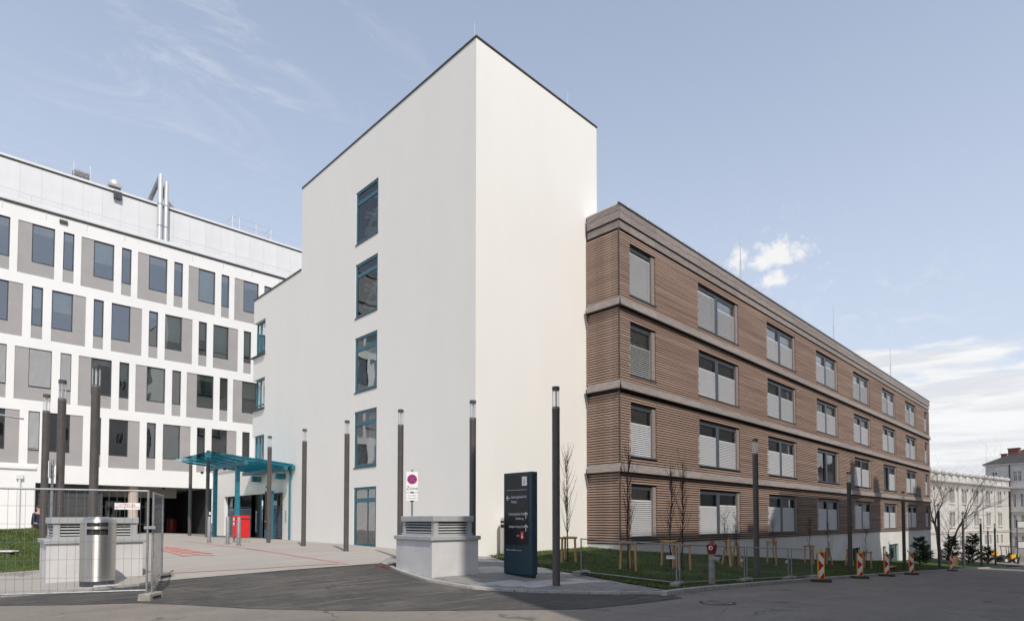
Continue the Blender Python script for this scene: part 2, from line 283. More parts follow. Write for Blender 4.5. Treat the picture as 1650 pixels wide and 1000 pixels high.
# ------------------------------------------------------------------ mesh helpers
def link(o, parent=None):
    COL.objects.link(o)
    if parent is not None: o.parent = parent
    return o
def tag(o, label=None, cat=None, group=None, kind=None):
    if label: o['label'] = label
    if cat: o['category'] = cat
    if group: o['group'] = group
    if kind: o['kind'] = kind
    return o
def thing(name, label, cat, loc=(0, 0, 0), rz=0.0, group=None):
    o = bpy.data.objects.new(name, None); o.empty_display_size = 0.3
    o.location = loc; o.rotation_euler = (0, 0, rz)
    return tag(link(o), label, cat, group)
class MB:
    def __init__(s): s.v = []; s.f = []; s.sm = False
    def quad(s, a, b, c, d):
        n = len(s.v); s.v += [tuple(a), tuple(b), tuple(c), tuple(d)]; s.f.append((n, n + 1, n + 2, n + 3)); return s
    def poly(s, pts):
        n = len(s.v); s.v += [tuple(p) for p in pts]; s.f.append(tuple(range(n, n + len(pts)))); return s
    def box(s, x0, y0, z0, x1, y1, z1):
        n = len(s.v)
        s.v += [(x0, y0, z0), (x1, y0, z0), (x1, y1, z0), (x0, y1, z0), (x0, y0, z1), (x1, y0, z1), (x1, y1, z1), (x0, y1, z1)]
        for q in ((0, 3, 2, 1), (4, 5, 6, 7), (0, 1, 5, 4), (1, 2, 6, 5), (2, 3, 7, 6), (3, 0, 4, 7)): s.f.append(tuple(n + i for i in q))
        return s
    def tube(s, p, q, r0, r1=None, n=8, caps=True):
        p = Vector(p); q = Vector(q); r1 = r0 if r1 is None else r1
        d = (q - p); 
        if d.length < 1e-6: return s
        d.normalize(); a = d.orthogonal().normalized(); b = d.cross(a)
        k = len(s.v)
        for c, r in ((p, r0), (q, r1)):
            for i in range(n):
                t = 2 * math.pi * i / n; s.v.append(tuple(c + a * (r * math.cos(t)) + b * (r * math.sin(t))))
        for i in range(n): s.f.append((k + i, k + (i + 1) % n, k + n + (i + 1) % n, k + n + i))
        if caps: s.f.append(tuple(k + n - 1 - i for i in range(n))); s.f.append(tuple(k + n + i for i in range(n)))
        return s
    def path(s, pts, r, n=6):
        for i in range(len(pts) - 1): s.tube(pts[i], pts[i + 1], r, r, n)
        return s
    def lathe(s, prof, n=24, cx=0, cy=0):
        k = len(s.v); m = len(prof)
        for r, z in prof:
            for i in range(n):
                t = 2 * math.pi * i / n; s.v.append((cx + r * math.cos(t), cy + r * math.sin(t), z))
        for j in range(m - 1):
            for i in range(n): s.f.append((k + j * n + i, k + j * n + (i + 1) % n, k + (j + 1) * n + (i + 1) % n, k + (j + 1) * n + i))
        s.f.append(tuple(k + n - 1 - i for i in range(n))); s.f.append(tuple(k + (m - 1) * n + i for i in range(n)))
        return s
    def prism(s, pts, axis, a, b):
        """pts 2-D outline extruded along an axis"""
        def P(p, t):
            return (t, p[0], p[1]) if axis == 'x' else (p[0], t, p[1]) if axis == 'y' else (p[0], p[1], t)
        k = len(s.v); n = len(pts)
        s.v += [P(p, a) for p in pts] + [P(p, b) for p in pts]
        s.f.append(tuple(range(k, k + n))); s.f.append(tuple(k + 2 * n - 1 - i for i in range(n)))
        for i in range(n): s.f.append((k + i, k + n + i, k + n + (i + 1) % n, k + (i + 1) % n))
        return s
    def mesh(s, name, m, bevel=0.0, smooth=False):
        me = bpy.data.meshes.new(name); me.from_pydata(s.v, [], s.f)
        bm = bmesh.new(); bm.from_mesh(me)
        bmesh.ops.recalc_face_normals(bm, faces=bm.faces)
        if bevel:
            bmesh.ops.remove_doubles(bm, verts=bm.verts, dist=1e-5)
            es = [e for e in bm.edges if len(e.link_faces) == 2 and e.calc_face_angle(0) > 0.6]
            bmesh.ops.bevel(bm, geom=es, offset=bevel, segments=1, affect='EDGES', clamp_overlap=True)
        bm.to_mesh(me); bm.free()
        if smooth:
            me.polygons.foreach_set('use_smooth', [True] * len(me.polygons)); 
            try: me.set_sharp_from_angle(angle=R(38))
            except Exception: pass
        if m: me.materials.append(m)
        return me
    def build(s, name, m, parent=None, loc=None, rz=None, bevel=0.0, smooth=False, kind=None):
        o = bpy.data.objects.new(name, s.mesh(name, m, bevel, smooth)); link(o, parent)
        if loc is not None: o.location = loc
        if rz is not None: o.rotation_euler = (0, 0, rz)
        if kind: o['kind'] = kind
        return o
def inst(name, me, parent=None, loc=(0, 0, 0), rz=0.0):
    o = bpy.data.objects.new(name, me); link(o, parent); o.location = loc
    if rz: o.rotation_euler = (0, 0, rz)
    return o
KIDS = {}
def copy_tree(src, label=None, loc=None, rz=None, parent=None):
    c = src.copy(); COL.objects.link(c)
    if parent is not None: c.parent = parent
    if label: c['label'] = label
    if loc is not None: c.location = loc
    if rz is not None: c.rotation_euler = (0, 0, rz)
    for ch in list(src.children): copy_tree(ch, parent=c)
    return c
def text(s, size, m, parent, loc, rot, name='lettering', align='LEFT', ext=0.001, sx=1.0):
    cu = bpy.data.curves.new(name, 'FONT'); cu.body = s; cu.size = size; cu.align_x = align; cu.extrude = ext; cu.resolution_u = 3
    t = bpy.data.objects.new('tmp', cu); COL.objects.link(t)
    bpy.context.view_layer.update()
    me = bpy.data.meshes.new_from_object(t.evaluated_get(bpy.context.evaluated_depsgraph_get()))
    bpy.data.objects.remove(t); bpy.data.curves.remove(cu)
    me.materials.clear(); me.materials.append(m)
    o = bpy.data.objects.new(name, me); link(o, parent); o.location = loc; o.rotation_euler = rot; o.scale = (sx, 1, 1)
    return o
def wall_with_holes(mb, a0, a1, z0, z1, y, holes, depth, back=True):
    """sheet in the x-z plane at y facing -y with holes (x0,x1,z0,z1,[depth]); reveals run +y"""
    xs = sorted(set([a0, a1] + [h[0] for h in holes] + [h[1] for h in holes])); zs = sorted(set([z0, z1] + [h[2] for h in holes] + [h[3] for h in holes]))
    xs = [x for x in xs if a0 <= x <= a1]; zs = [z for z in zs if z0 <= z <= z1]
    for i in range(len(xs) - 1):
        run = None
        for j in range(len(zs) - 1):
            xm = (xs[i] + xs[i + 1]) / 2; zm = (zs[j] + zs[j + 1]) / 2
            solid = not any(h[0] < xm < h[1] and h[2] < zm < h[3] for h in holes)
            if solid and run is None: run = zs[j]
            if run is not None and (not solid or j == len(zs) - 2):
                top = zs[j + 1] if solid else zs[j]
                mb.quad((xs[i], y, run), (xs[i + 1], y, run), (xs[i + 1], y, top), (xs[i], y, top)); run = None
    for h in holes:
        d = h[4] if len(h) > 4 else depth
        x0, x1, b, t = h[:4]
        mb.quad((x0, y, b), (x0, y, t), (x0, y + d, t), (x0, y + d, b)); mb.quad((x1, y, b), (x1, y + d, b), (x1, y + d, t), (x1, y, t))
        mb.quad((x0, y, t), (x1, y, t), (x1, y + d, t), (x0, y + d, t)); mb.quad((x0, y, b), (x0, y + d, b), (x1, y + d, b), (x1, y, b))
def frame_mb(w, h, t, d, bars_x=(), bars_z=()):
    """window frame in x-z, front at y=0, depth d, border t, extra bars (position, width)"""
    m = MB()
    m.box(0, 0, 0, t, d, h); m.box(w - t, 0, 0, w, d, h); m.box(t, 0, 0, w - t, d, t); m.box(t, 0, h - t, w - t, d, h)
    for x, bw in bars_x: m.box(x - bw / 2, 0.004, t, x + bw / 2, d - 0.004, h - t)
    for z, bw in bars_z: m.box(t, 0.006, z - bw / 2, w - t, d - 0.006, z + bw / 2)
    return m
def pane_mb(w, h, y=0.03): return MB().quad((0, y, 0), (w, y, 0), (w, y, h), (0, y, h))
def blind_mb(x0, x1, z0, z1, pitch, split=0.0, y=0.0, tilt_lo=62, tilt_hi=12, chord=None, botbar=True):
    """venetian blind: slats from the top down; the upper share 'split' stands open, the rest closed"""
    m = MB(); n = int((z1 - z0) / pitch); chord = chord or pitch * 1.12
    for i in range(n):
        z = z1 - (i + 0.5) * pitch
        op = (i / n) < split; t = R(tilt_hi if op else tilt_lo); c_ = chord * (0.5 if op else 1.0)
        dy = c_ / 2 * math.cos(t); dz = c_ / 2 * math.sin(t)
        # front edge low, back edge high
        m.quad((x0, y - dy, z - dz), (x1, y - dy, z - dz), (x1, y + dy, z + dz), (x0, y + dy, z + dz))
    if botbar: m.box(x0, y - 0.02, z0 - 0.02, x1, y + 0.02, z0 + 0.015)
    return m

# ------------------------------------------------------------------ terrain
def sm(a, b, x):
    t = min(1.0, max(0.0, (x - a) / (b - a))); return t * t * (3 - 2 * t)
def lerp_tab(tab, x):
    if x <= tab[0][0]: return tab[0][1]
    for (a, fa), (b, fb) in zip(tab, tab[1:]):
        if x <= b: return fa + (fb - fa) * (x - a) / (b - a)
    return tab[-1][1]
TA = [(11, 0.0), (12, -0.025), (14, -0.115), (16, -0.215), (125, -5.34)]
TB = [(9, 0.0), (10, 0.025), (16, 0.375), (20, 0.475), (23, 0.54), (27, 0.60), (36, 0.68), (60, 0.78)]
TE = [(15, 0.0), (21, 0.42), (30, 0.27), (47, 0.0)]
def g(u, v):
    w = min(1.0, 0.25 + 0.75 * sm(1, 10, u) + 0.7 * sm(18, 42, v))
    z = lerp_tab(TA, u) + lerp_tab(TB, v) * w + lerp_tab(TE, u) * sm(9, 14.5, v)
    if u < 3.9: z += 0.92 * (1 - sm(2.7, 3.9, u)) * sm(21.6, 25.4, v) * (1 - 0.9 * sm(26.6, 28.6, v))
    return z
def G(px, py):
    """where the sight line through a picture point meets the terrain"""
    r = ray(px, py); t0, t1 = 4.0, 4.0
    while t1 < 400:
        t1 += 0.5
        if EYE + r.z * t1 < g(r.x * t1, r.y * t1): break
        t0 = t1
    for _ in range(40):
        t = (t0 + t1) / 2
        if EYE + r.z * t < g(r.x * t, r.y * t): t1 = t
        else: t0 = t
    return Vector((r.x * t, r.y * t, g(r.x * t, r.y * t)))
def sheet(name, pts, off, m, kind=None, parent=None, step=1.0, lim=None):
    bm = bmesh.new()
    tri = geometry.tessellate_polygon([[Vector((p[0], p[1], 0)) for p in pts]])
    vs = [bm.verts.new((p[0], p[1], 0)) for p in pts]
    for t in tri:
        try: bm.faces.new([vs[i] for i in t])
        except ValueError: pass
    us = [p[0] for p in pts]; vv = [p[1] for p in pts]
    for ax, (a, b) in ((0, (min(us), max(us))), (1, (min(vv), max(vv)))):
        k = math.ceil(a)
        while k < b:
            no = (1, 0, 0) if ax == 0 else (0, 1, 0)
            far = abs(k) > 60
            if not far or k % 4 == 0:
                bmesh.ops.bisect_plane(bm, geom=bm.verts[:] + bm.edges[:] + bm.faces[:], dist=1e-5, plane_co=(k, k, 0), plane_no=no)
            k += 1
    for v in bm.verts: v.co.z = g(v.co.x, v.co.y) + off
    for f in bm.faces:
        f.normal_update()
        if f.normal.z < 0: f.normal_flip()
    me = bpy.data.meshes.new(name); bm.to_mesh(me); bm.free(); me.materials.append(m)
    o = bpy.data.objects.new(name, me); link(o, parent)
    if kind: o['kind'] = kind
    return o
# base sheet reaching the horizon
def base_ground():
    m = MB(); us = [-1500, -300, -80] + list(range(-40, 131, 5)) + [200, 500, 1500]; vs = [-1500, -300, -80] + list(range(-30, 81, 5)) + [150, 400, 1500]
    for u in us:
        for v in vs: m.v.append((u, v, g(u, v) - 0.35))
    n = len(vs)
    for i in range(len(us) - 1):
        for j in range(n - 1): m.f.append((i * n + j, (i + 1) * n + j, (i + 1) * n + j + 1, i * n + j + 1))
    m.build('ground', M_base, kind='structure')
base_ground()
KERB = [(11.3, 6.75), (14, 7.0), (17, 7.2), (22, 7.45), (36, 7.75), (51, 7.95), (80, 8.1), (100, 8.1)]
P2 = lambda px, py: tuple(G(px, py)[:2])
CURVE = [P2(612, 907.5), P2(645, 922.5), P2(690, 937), P2(760, 948.5), P2(850, 954), P2(1000, 957.5), P2(1085, 957)]
LK = [P2(250, 937), P2(224, 943.5), P2(150, 951), P2(0, 962)]
LKX = (LK[-1][0] - 26, LK[-1][1] - 6.5)
road = sheet('road', [(-30, -20), (130, -20), (130, 26), (101, 26), (101, 8.1)] + KERB[::-1] + CURVE[::-1] + [P2(560, 911.5)] + LK + [LKX, (-30, LKX[1] - 1)], 0.0, M_road, 'structure')
patch = sheet('asphalt_patch', [P2(-90, 974), P2(0, 975.5), P2(120, 974), P2(225, 971), P2(300, 974), P2(400, 980), P2(600, 984), P2(780, 982.5), P2(940, 981), P2(1020, 973), P2(1100, 963.5), P2(1085, 957.6)] + [(p[0] - 0.02, p[1] - 0.02) for p in CURVE[::-1][1:]] + [P2(560, 912)] + LK + [P2(-90, 966)], 0.007, M_patch, 'structure')
EXT_V = 44.70
plaza_pts = [LK[1], LK[0], P2(560, 911.5), CURVE[0], (11.2, 17.0), (14.6, 16.6), (14.6, 56), (-20, 56), (-20, 29), (3.7, 29), (3.7, 24), P2(62, 923), P2(30, 930)]
plaza = sheet('plaza_paving', plaza_pts, 0.016, M_plaza, 'structure')
leftpave = sheet('left_pavement', [LK[1], LK[2], LK[3], LKX, (LKX[0], LKX[1] + 9), P2(0, 928.5), P2(30, 928.5), P2(30, 930)], 0.03, M_plaza, 'structure')
lawn_l = sheet('left_lawn', [P2(0, 927), P2(62, 923), (3.7, 24), (3.7, 29), (-20, 29), (-22, 20)], 0.06, M_soil, 'structure')
LAWNEDGE = [(15.1, 16.55), P2(813, 904.5), P2(867, 914.5), P2(931, 926.5), P2(984, 936), P2(1080, 953)]
pave_r = sheet('right_pavement', CURVE + [LAWNEDGE[-1]] + LAWNEDGE[::-1][1:] + [(14.45, 16.55), (11.2, 17.0)], 0.034, M_pave, 'structure')
KB = [(u, v + 0.16) for u, v in KERB]
lawn_r = sheet('lawn', LAWNEDGE + KB[1:] + [(100, 20), (82, 20), (82, 15.2), (21.2, 15.2), (21.2, 16.55)], 0.06, M_soil, 'structure')

def inside(p, poly):
    c = False; n = len(poly)
    for i in range(n):
        a, b = poly[i], poly[i - 1]
        if (a[1] > p[1]) != (b[1] > p[1]) and p[0] < (b[0] - a[0]) * (p[1] - a[1]) / (b[1] - a[1]) + a[0]: c = not c
    return c
# kerb stones, one object each
def kerb_line(pts, parent, w=0.14, h=0.07, L0=0.98, top=None):
    segs = []
    P = [Vector((p[0], p[1], 0)) for p in pts]
    d = 0
    for a, b in zip(P, P[1:]):
        n = max(1, round((b - a).length / L0))
        for i in range(n): segs.append((a.lerp(b, i / n), a.lerp(b, (i + 1) / n)))
    for a, b in segs:
        t = (b - a).normalized(); nn = Vector((-t.y, t.x, 0)); a2 = a + t * 0.006; b2 = b - t * 0.006
        m = MB(); k = []
        for p in (a2, b2):
            for s_ in (0, w):
                q = p + nn * s_; z = g(q.x, q.y)
                k.append((q.x, q.y, z - 0.08)); k.append((q.x, q.y, z + h))
        m.v = k; m.f = [(0, 1, 3, 2), (4, 6, 7, 5), (0, 4, 5, 1), (2, 3, 7, 6), (1, 5, 7, 3), (0, 2, 6, 4)]
        m.build('kerb_stone', M_kerb, parent)
kerb_line(KERB[:7], road, 0.15, 0.10, 1.0)
kerb_line(CURVE[:], pave_r, 0.13, 0.055, 0.8)
kerb_line([LKX] + LK[::-1][0:3] + [LK[0]], leftpave, 0.12, 0.06, 1.0)
kerb_line([P2(0, 928.5), P2(64, 924)], lawn_l, 0.1, 0.1, 0.8)
# pavers of the right pavement
def pavers():
    poly = CURVE + LAWNEDGE[::-1] + [(14.45, 16.55), (11.2, 17.0)]
    pu, pv = 0.60, 0.42
    n = 0; rnd = random.Random(3); cells = []
    for j in range(0, 30):
        for i in range(0, 14):
            u = 8.5 + i * pu + (0.3 if j % 2 else 0); v = 6.5 + j * pv
            q = [(u + a, v + b) for a, b in ((0.02, 0.02), (pu - 0.02, 0.02), (pu - 0.02, pv - 0.02), (0.02, pv - 0.02))]
            ins = sum(inside(p, poly) for p in q)
            if ins == 4: cells.append((u, v, i, j))
    cells.sort(key=lambda c: c[0] ** 2 + c[1] ** 2)
    for k, (u, v, i, j) in enumerate(cells[:300]):
        light = (math.sin(j * 0.9 + 0.35 * i) + 0.55 * math.sin(j * 2.3 + i * 1.1) + rnd.uniform(-0.25, 0.25)) > 0.1 and v > 9.4
        c = (u + pu / 2, v + pv / 2); z0 = g(*c); m = MB(); e = 0.004
        dz = rnd.uniform(0.0, 0.004)
        pts = [(u + e, v + e), (u + pu - e, v + e), (u + pu - e, v + pv - e), (u + e, v + pv - e)]
        m.v = [(a - c[0], b - c[1], g(a, b) - z0 - 0.03) for a, b in pts] + [(a - c[0], b - c[1], g(a, b) - z0 + 0.046 + dz) for a, b in pts]
        m.f = [(4, 5, 6, 7), (0, 1, 5, 4), (1, 2, 6, 5), (2, 3, 7, 6), (3, 0, 4, 7)]
        m.build('paver', M_paver_l if light else M_paver_d, pave_r, (c[0], c[1], z0))
pavers()
# grass blades
def grass(name, poly, n, hmin, hmax, seed, near=None):
    rs = np.random.RandomState(seed); us = [p[0] for p in poly]; vs = [p[1] for p in poly]
    V = []; F = []; k = 0; tries = 0
    while k < n and tries < n * 12:
        tries += 1
        u = rs.uniform(min(us), max(us)); v = rs.uniform(min(vs), max(vs))
        if rs.rand() > min(1.0, (17.0 / max(1, math.hypot(u, v))) ** 1.3): continue
        if not inside((u, v), poly): continue
        if math.sin(u * 1.3 + 0.7 * v) * math.sin(v * 1.7 - u * 0.4) > 0.55 and rs.rand() < 0.8: continue
        z = g(u, v) + 0.055; a = rs.uniform(0, 6.28); h = rs.uniform(hmin, hmax); w = 0.012 + 0.010 * rs.rand()
        dx, dy = math.cos(a) * w, math.sin(a) * w; lx, ly = rs.uniform(-.5, .5) * h, rs.uniform(-.5, .5) * h
        b = len(V); V += [(u - dx, v - dy, z), (u + dx, v + dy, z), (u + lx, v + ly, z + h)]; F.append((b, b + 1, b + 2)); k += 1
    me = bpy.data.meshes.new(name); me.from_pydata(V, [], F); me.materials.append(M_grass)
    o = bpy.data.objects.new(name, me); link(o); o['kind'] = 'stuff'
    tag(o, 'short green lawn grass with thin bare patches', 'grass')
    return o
lawn_poly = LAWNEDGE + KB[1:4] + [(36, 7.9), (60, 8.1), (60, 14.7), (21.2, 14.7), (21.2, 16.5)]
grass('lawn_grass', lawn_poly, 70000, 0.03, 0.075, 1)['label'] = 'short green grass with bare patches before the brown slatted building'
grass('lawn_grass', [P2(0, 926), P2(60, 922.5), (3.6, 24.2), (3.6, 28.8), (-6, 28.8)], 30000, 0.04, 0.09, 2)['label'] = 'short green grass on the slope at the left edge behind the mesh fence'
# red paint on the plaza
def strip(pts, w, m, off, name, parent):
    mb = MB()
    for (a, b) in zip(pts, pts[1:]):
        a = Vector((*a, 0)); b = Vector((*b, 0)); n_ = max(1, int((b - a).length / 0.5)); t = (b - a).normalized(); nn = Vector((-t.y, t.x, 0)) * (w / 2)
        for i in range(n_):
            p = a.lerp(b, i / n_); q = a.lerp(b, (i + 1) / n_)
            mb.quad(*[(x.x, x.y, g(x.x, x.y) + off) for x in (p - nn, q - nn, q + nn, p + nn)])
    return mb.build(name, m, parent)
strip([P2(297, 872), P2(350, 878), P2(420, 886.5), P2(559, 909)], 0.12, M_redmark, 0.024, 'painted_line', plaza)
strip([P2(250, 925.5), P2(420, 916.3), P2(545, 908.8)], 0.09, M_redmark, 0.028, 'painted_line', plaza)
for a, b, w in (((256, 884.5), (300, 896), 0.16), ((258, 881.5), (320, 893.5), 0.16), ((268, 881), (338, 892), 0.16), ((256, 886), (283, 881), 0.12), ((270, 889), (300, 884), 0.14), ((283, 892.5), (318, 887), 0.14), ((293, 896), (345, 894.5), 0.16), ((276, 890.5), (308, 885.5), 0.12), ((262, 887), (290, 882.2), 0.12), ((305, 889.5), (327, 889.7), 0.18)):
    strip([P2(*a), P2(*b)], w, M_redmark, 0.024 + random.uniform(0.002, 0.012), 'painted_stroke', plaza)

# ------------------------------------------------------------------ white tower with its lower wing
UT, VT = 14.50, 16.60
TTOP, WTOP, ETOP = 19.97, 15.40, 4.95
TR, TL, WL = 21.95, 31.15, 37.72
def tower():
    # local frame: x = -v (to the right when one looks at the left face), y = u - UT
    root = thing('stair_tower', 'tall windowless-sided white rendered tower with a stack of five petrol framed stair windows', 'building', (UT, 0, 0), R(-90))
    # in this frame (x,y) -> world (UT + y, -x): x = -v
    mb = MB()
    stair = [(-25.36, -23.39, a, b) for a, b in ((14.79, 17.34), (11.23, 13.82), (7.66, 10.27), (4.09, 6.74), (0.44, 3.15))]
    wall_with_holes(mb, -TL, -VT, -0.6, TTOP - 0.08, 0.0, stair, 0.22)
    w = TR - UT
    mb.quad((-VT, 0, -0.6), (-VT, w, -0.6), (-VT, w, TTOP - .08), (-VT, 0, TTOP - .08))
    mb.quad((-TL, w, -0.6), (-VT, w, -0.6), (-VT, w, TTOP - .08), (-TL, w, TTOP - .08))
    mb.quad((-TL, 0, -0.6), (-TL, w, -0.6), (-TL, w, TTOP - .08), (-TL, 0, TTOP - .08))
    mb.quad((-TL, 0, TTOP - .08), (-VT, 0, TTOP - .08), (-VT, w, TTOP - .08), (-TL, w, TTOP - .08))
    mb.build('wall', M_white, root)
    c = MB(); e = 0.035
    c.box(-TL - e, -e, TTOP - 0.075, -VT + e, w + e, TTOP + 0.005); c.build('coping', M_coping, root, bevel=0.01)
    # stairwell seen through the glass
    it = MB()
    it.box(-27.5, 2.6, 0.2, -21.5, 2.7, 19); it.box(-27.6, 0.3, 0.2, -27.5, 2.7, 19); it.box(-21.5, 0.3, 0.2, -21.4, 2.7, 19)
    it.build('stairwell', M_stair, root); MB().box(-27.3, 1.3, 11.06, -21.7, 1.36, 18.1).build('shade_backing', M_membrane, root); MB().box(-27.3, 1.3, .36, -21.7, 1.36, 3.65).build('shade_backing', M_dkwall, root)  # dark sheets added behind the panes to paint the stairwell's gloom
    fl = MB()
    for k, z in enumerate((0.35, 3.95, 7.5, 11.05, 14.6, 18.2)):
        fl.box(-27.4, 1.1, z - 0.25, -21.6, 2.55, z)
        if k < 5: fl.prism([(-26.9, z), (-26.6, z), (-22.0, z + 3.3), (-22.0, z + 3.55), (-22.3, z + 3.55)], 'y', 0.55, 1.05)
    fl.build('stair_flights', M_grey, root)
    rl = MB()
    for zb in (11.23, 14.79):
        for zg, nb, x0_, x1_ in ((.35, 5, -25.3, -24.2), (1.15, 5, -25.3, -23.5), (2.0, 4, -25.3, -23.5), (0.75, 3, -24.4, -23.4)):
            for k in range(nb):
                for q in range(6):
                    a_ = x0_ + (x1_ - x0_) * q / 6; b_ = x0_ + (x1_ - x0_) * (q + 1) / 6
                    fa = zb + zg + .085 * k + .30 * (1 - q / 6) ** 1.6; fb = zb + zg + .085 * k + .30 * (1 - (q + 1) / 6) ** 1.6
                    if (q + k) % 3 == 2 and zg > 1: continue
                    rl.quad((a_, .42 + .01 * k, fa), (b_, .42 + .01 * k, fb), (b_, .42 + .01 * k, fb + .03), (a_, .42 + .01 * k, fa + .03))
    rl.build('railing_bars', M_whitep, root, kind='stuff')
    cu = MB()
    for z0, z1, x0, x1 in ((7.9, 10.2, -24.9, -23.75), (4.4, 6.6, -24.8, -24.2), (4.4, 6.6, -24.0, -23.6)):
        n = 10
        for i in range(n):
            a = x0 + (x1 - x0) * i / n; b = x0 + (x1 - x0) * (i + 1) / n
            cu.quad((a, .45 + .05 * (i % 2), z0), (b, .45 + .05 * ((i + 1) % 2), z0), (b, .45 + .05 * ((i + 1) % 2), z1), (a, .45 + .05 * (i % 2), z1))
    cu.build('curtain', M_curtain, root)
    MB().box(-25.2, 0.5, 0.8, -24.7, 0.6, 2.0).build('red_door', M_red, root)
    MB().box(-24.3, 0.8, 12.0, -24.05, 0.84, 12.1).build('exit_lamp', M_green, root)
    for (x0, x1, z0, z1) in stair:
        wd = x1 - x0; h = z1 - z0
        f = frame_mb(wd, h, 0.125, 0.07, bars_x=(((wd * .6, .04),) if z0 < 1 else ()), bars_z=((h * 0.775, 0.19),)); o = f.build('window', M_tealframe, root, (x0, 0.03, z0), bevel=0.006)
        pane_mb(wd, h, 0.035).build('pane', M_glassclear if z0 > 11 else M_glass, o)
        MB().box(-0.01, -0.06, -0.05, wd + 0.01, 0.02, 0.0).build('sill', M_coping, o)
    # downpipe at the right of the entrance
    MB().tube((-32.1, -0.09, 0.5), (-32.1, -0.09, 4.6), 0.055, n=10).build('downpipe', M_teal, root, smooth=True)
    # lower wing, three corner windows cut into its end
    wm = MB(); d = 9.0
    cw = [(11.74, 13.88), (8.42, 10.30), (4.97, 6.8)]
    zs = [-0.6]
    solid = [(-0.6, 4.97), (6.8, 8.42), (10.30, 11.74), (13.88, WTOP - .06)]
    door = [(-42.4, -33.2, 0.3, 3.2, 0.35)]
    # full part
    holes = []
    xa = -WL + 1.78
    wall_with_holes(wm, xa, -TL, -0.6, WTOP - .06, 0.0, [(-35.94, -33.2, 0.3, 3.2, 0.35)], 0.3)
    for a, b in solid:
        if a < 0: wall_with_holes(wm, -WL, xa, a, b, 0.0, [(-WL, xa, 0.3, 3.2, 0.35)], 0.3)
        else: wm.quad((-WL, 0, a), (xa, 0, a), (xa, 0, b), (-WL, 0, b))
        wm.quad((-WL, 0, a), (-WL, d, a), (-WL, d, b), (-WL, 0, b))
        wm.quad((-WL, 0, b), (xa, 0, b), (xa, d, b), (-WL, d, b)); wm.quad((-WL, 0, a), (xa, 0, a), (xa, d, a), (-WL, d, a))
    for a, b in cw: wm.quad((xa, 0, a), (xa, d, a), (xa, d, b), (xa, 0, b))
    wm.quad((-TL, 0, WTOP - .06), (-WL, 0, WTOP - .06), (-WL, d, WTOP - .06), (-TL, d, WTOP - .06))
    # one-storey entrance block reaching to the neighbour
    wall_with_holes(wm, -44.6, -WL, -0.6, ETOP - .06, 0.0, [(-42.4, -WL, 0.3, 3.2, 0.35)], 0.35)
    wm.quad((-44.6, 0, -0.6), (-44.6, 6, -0.6), (-44.6, 6, ETOP - .06), (-44.6, 0, ETOP - .06)); wm.quad((-44.6, 0, ETOP - .06), (-WL, 0, ETOP - .06), (-WL, 6, ETOP - .06), (-44.6, 6, ETOP - .06))
    wm.build('wing_wall', M_white, root)
    c2 = MB().box(-WL - e, -e, WTOP - 0.06, -TL, d, WTOP + 0.03); c2.build('coping', M_coping, root)
    MB().box(-44.65, -0.06, ETOP - 0.06, -WL + 0.6, 6, ETOP + 0.03).build('coping', M_alu, root)
    for a, b in cw:
        h = b - a; o = frame_mb(1.66, h, 0.09, 0.08, bars_x=((0.62, 0.07),), bars_z=((0.3, 0.06),)).build('window', M_teal, root, (-WL + 0.12, 0.16, a), bevel=0.005)
        pane_mb(1.66, h, 0.04).build('pane', M_glass, o)
        s2 = frame_mb(2.2, h, 0.09, 0.08, bars_z=((0.3, 0.06),)).build('side_frame', M_teal, o, (0.0, 2.36, 0), rz=R(-90)); 
        MB().quad((0.04, 0.05, 0), (0.04, 2.3, 0), (0.04, 2.3, h), (0.04, 0.05, h)).build('side_pane', M_glass, o)
        MB().box(-0.27, -0.3, -0.07, 1.7, 2.4, 0.0).build('sill', M_coping, o)
        rm = MB().box(-WL + 0.5, 1.5, a, xa, 1.6, b); rm.build('curtain', M_roller, root)
    # entrance: petrol frames, slatted dark glazing
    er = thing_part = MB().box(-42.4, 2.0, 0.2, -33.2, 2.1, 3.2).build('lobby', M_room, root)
    bays = [(-42.4, -41.0), (-41.0, -40.2), (-40.2, -38.0), (-37.0, -36.0), (-36.0, -34.4), (-34.4, -33.2)]
    for a, b in bays:
        o = frame_mb(b - a - .02, 2.72, 0.08, 0.1, bars_z=((1.98, 0.08),)).build('entrance_frame', M_tealdk if (b - a) > 1.1 else M_teal, root, (a + .01, 0.22, 0.46))
        pane_mb(b - a - .02, 2.72, 0.05).build('pane', M_glassdk, o)
        if b - a > 0.9: blind_mb(0.1, b - a - 0.12, 0.1, 1.9, 0.08, y=0.0, botbar=False, tilt_lo=50).build('blind', M_entr, o)
    dl = MB().box(-38.0, 0.2, 0.46, -37.0, 0.32, 3.18).build('door', M_black, root)
    hd = MB().tube((-37.25, 0.12, 0.9), (-37.25, 0.12, 2.2), 0.025); hd.tube((-37.25, .12, 1.0), (-37.25, .2, 1.0), .015); hd.tube((-37.25, .12, 2.1), (-37.25, .2, 2.1), .015); hd.build('handle', M_alu, dl)
    MB().box(-32.75, -0.06, 1.6, -32.6, 0.0, 2.15).build('intercom', M_louvre, root, bevel=0.01)
    MB().box(-35.4, -0.07, 3.55, -35.3, 0.0, 3.65).build('wall_camera', M_blackp, root)
    return root
tower()

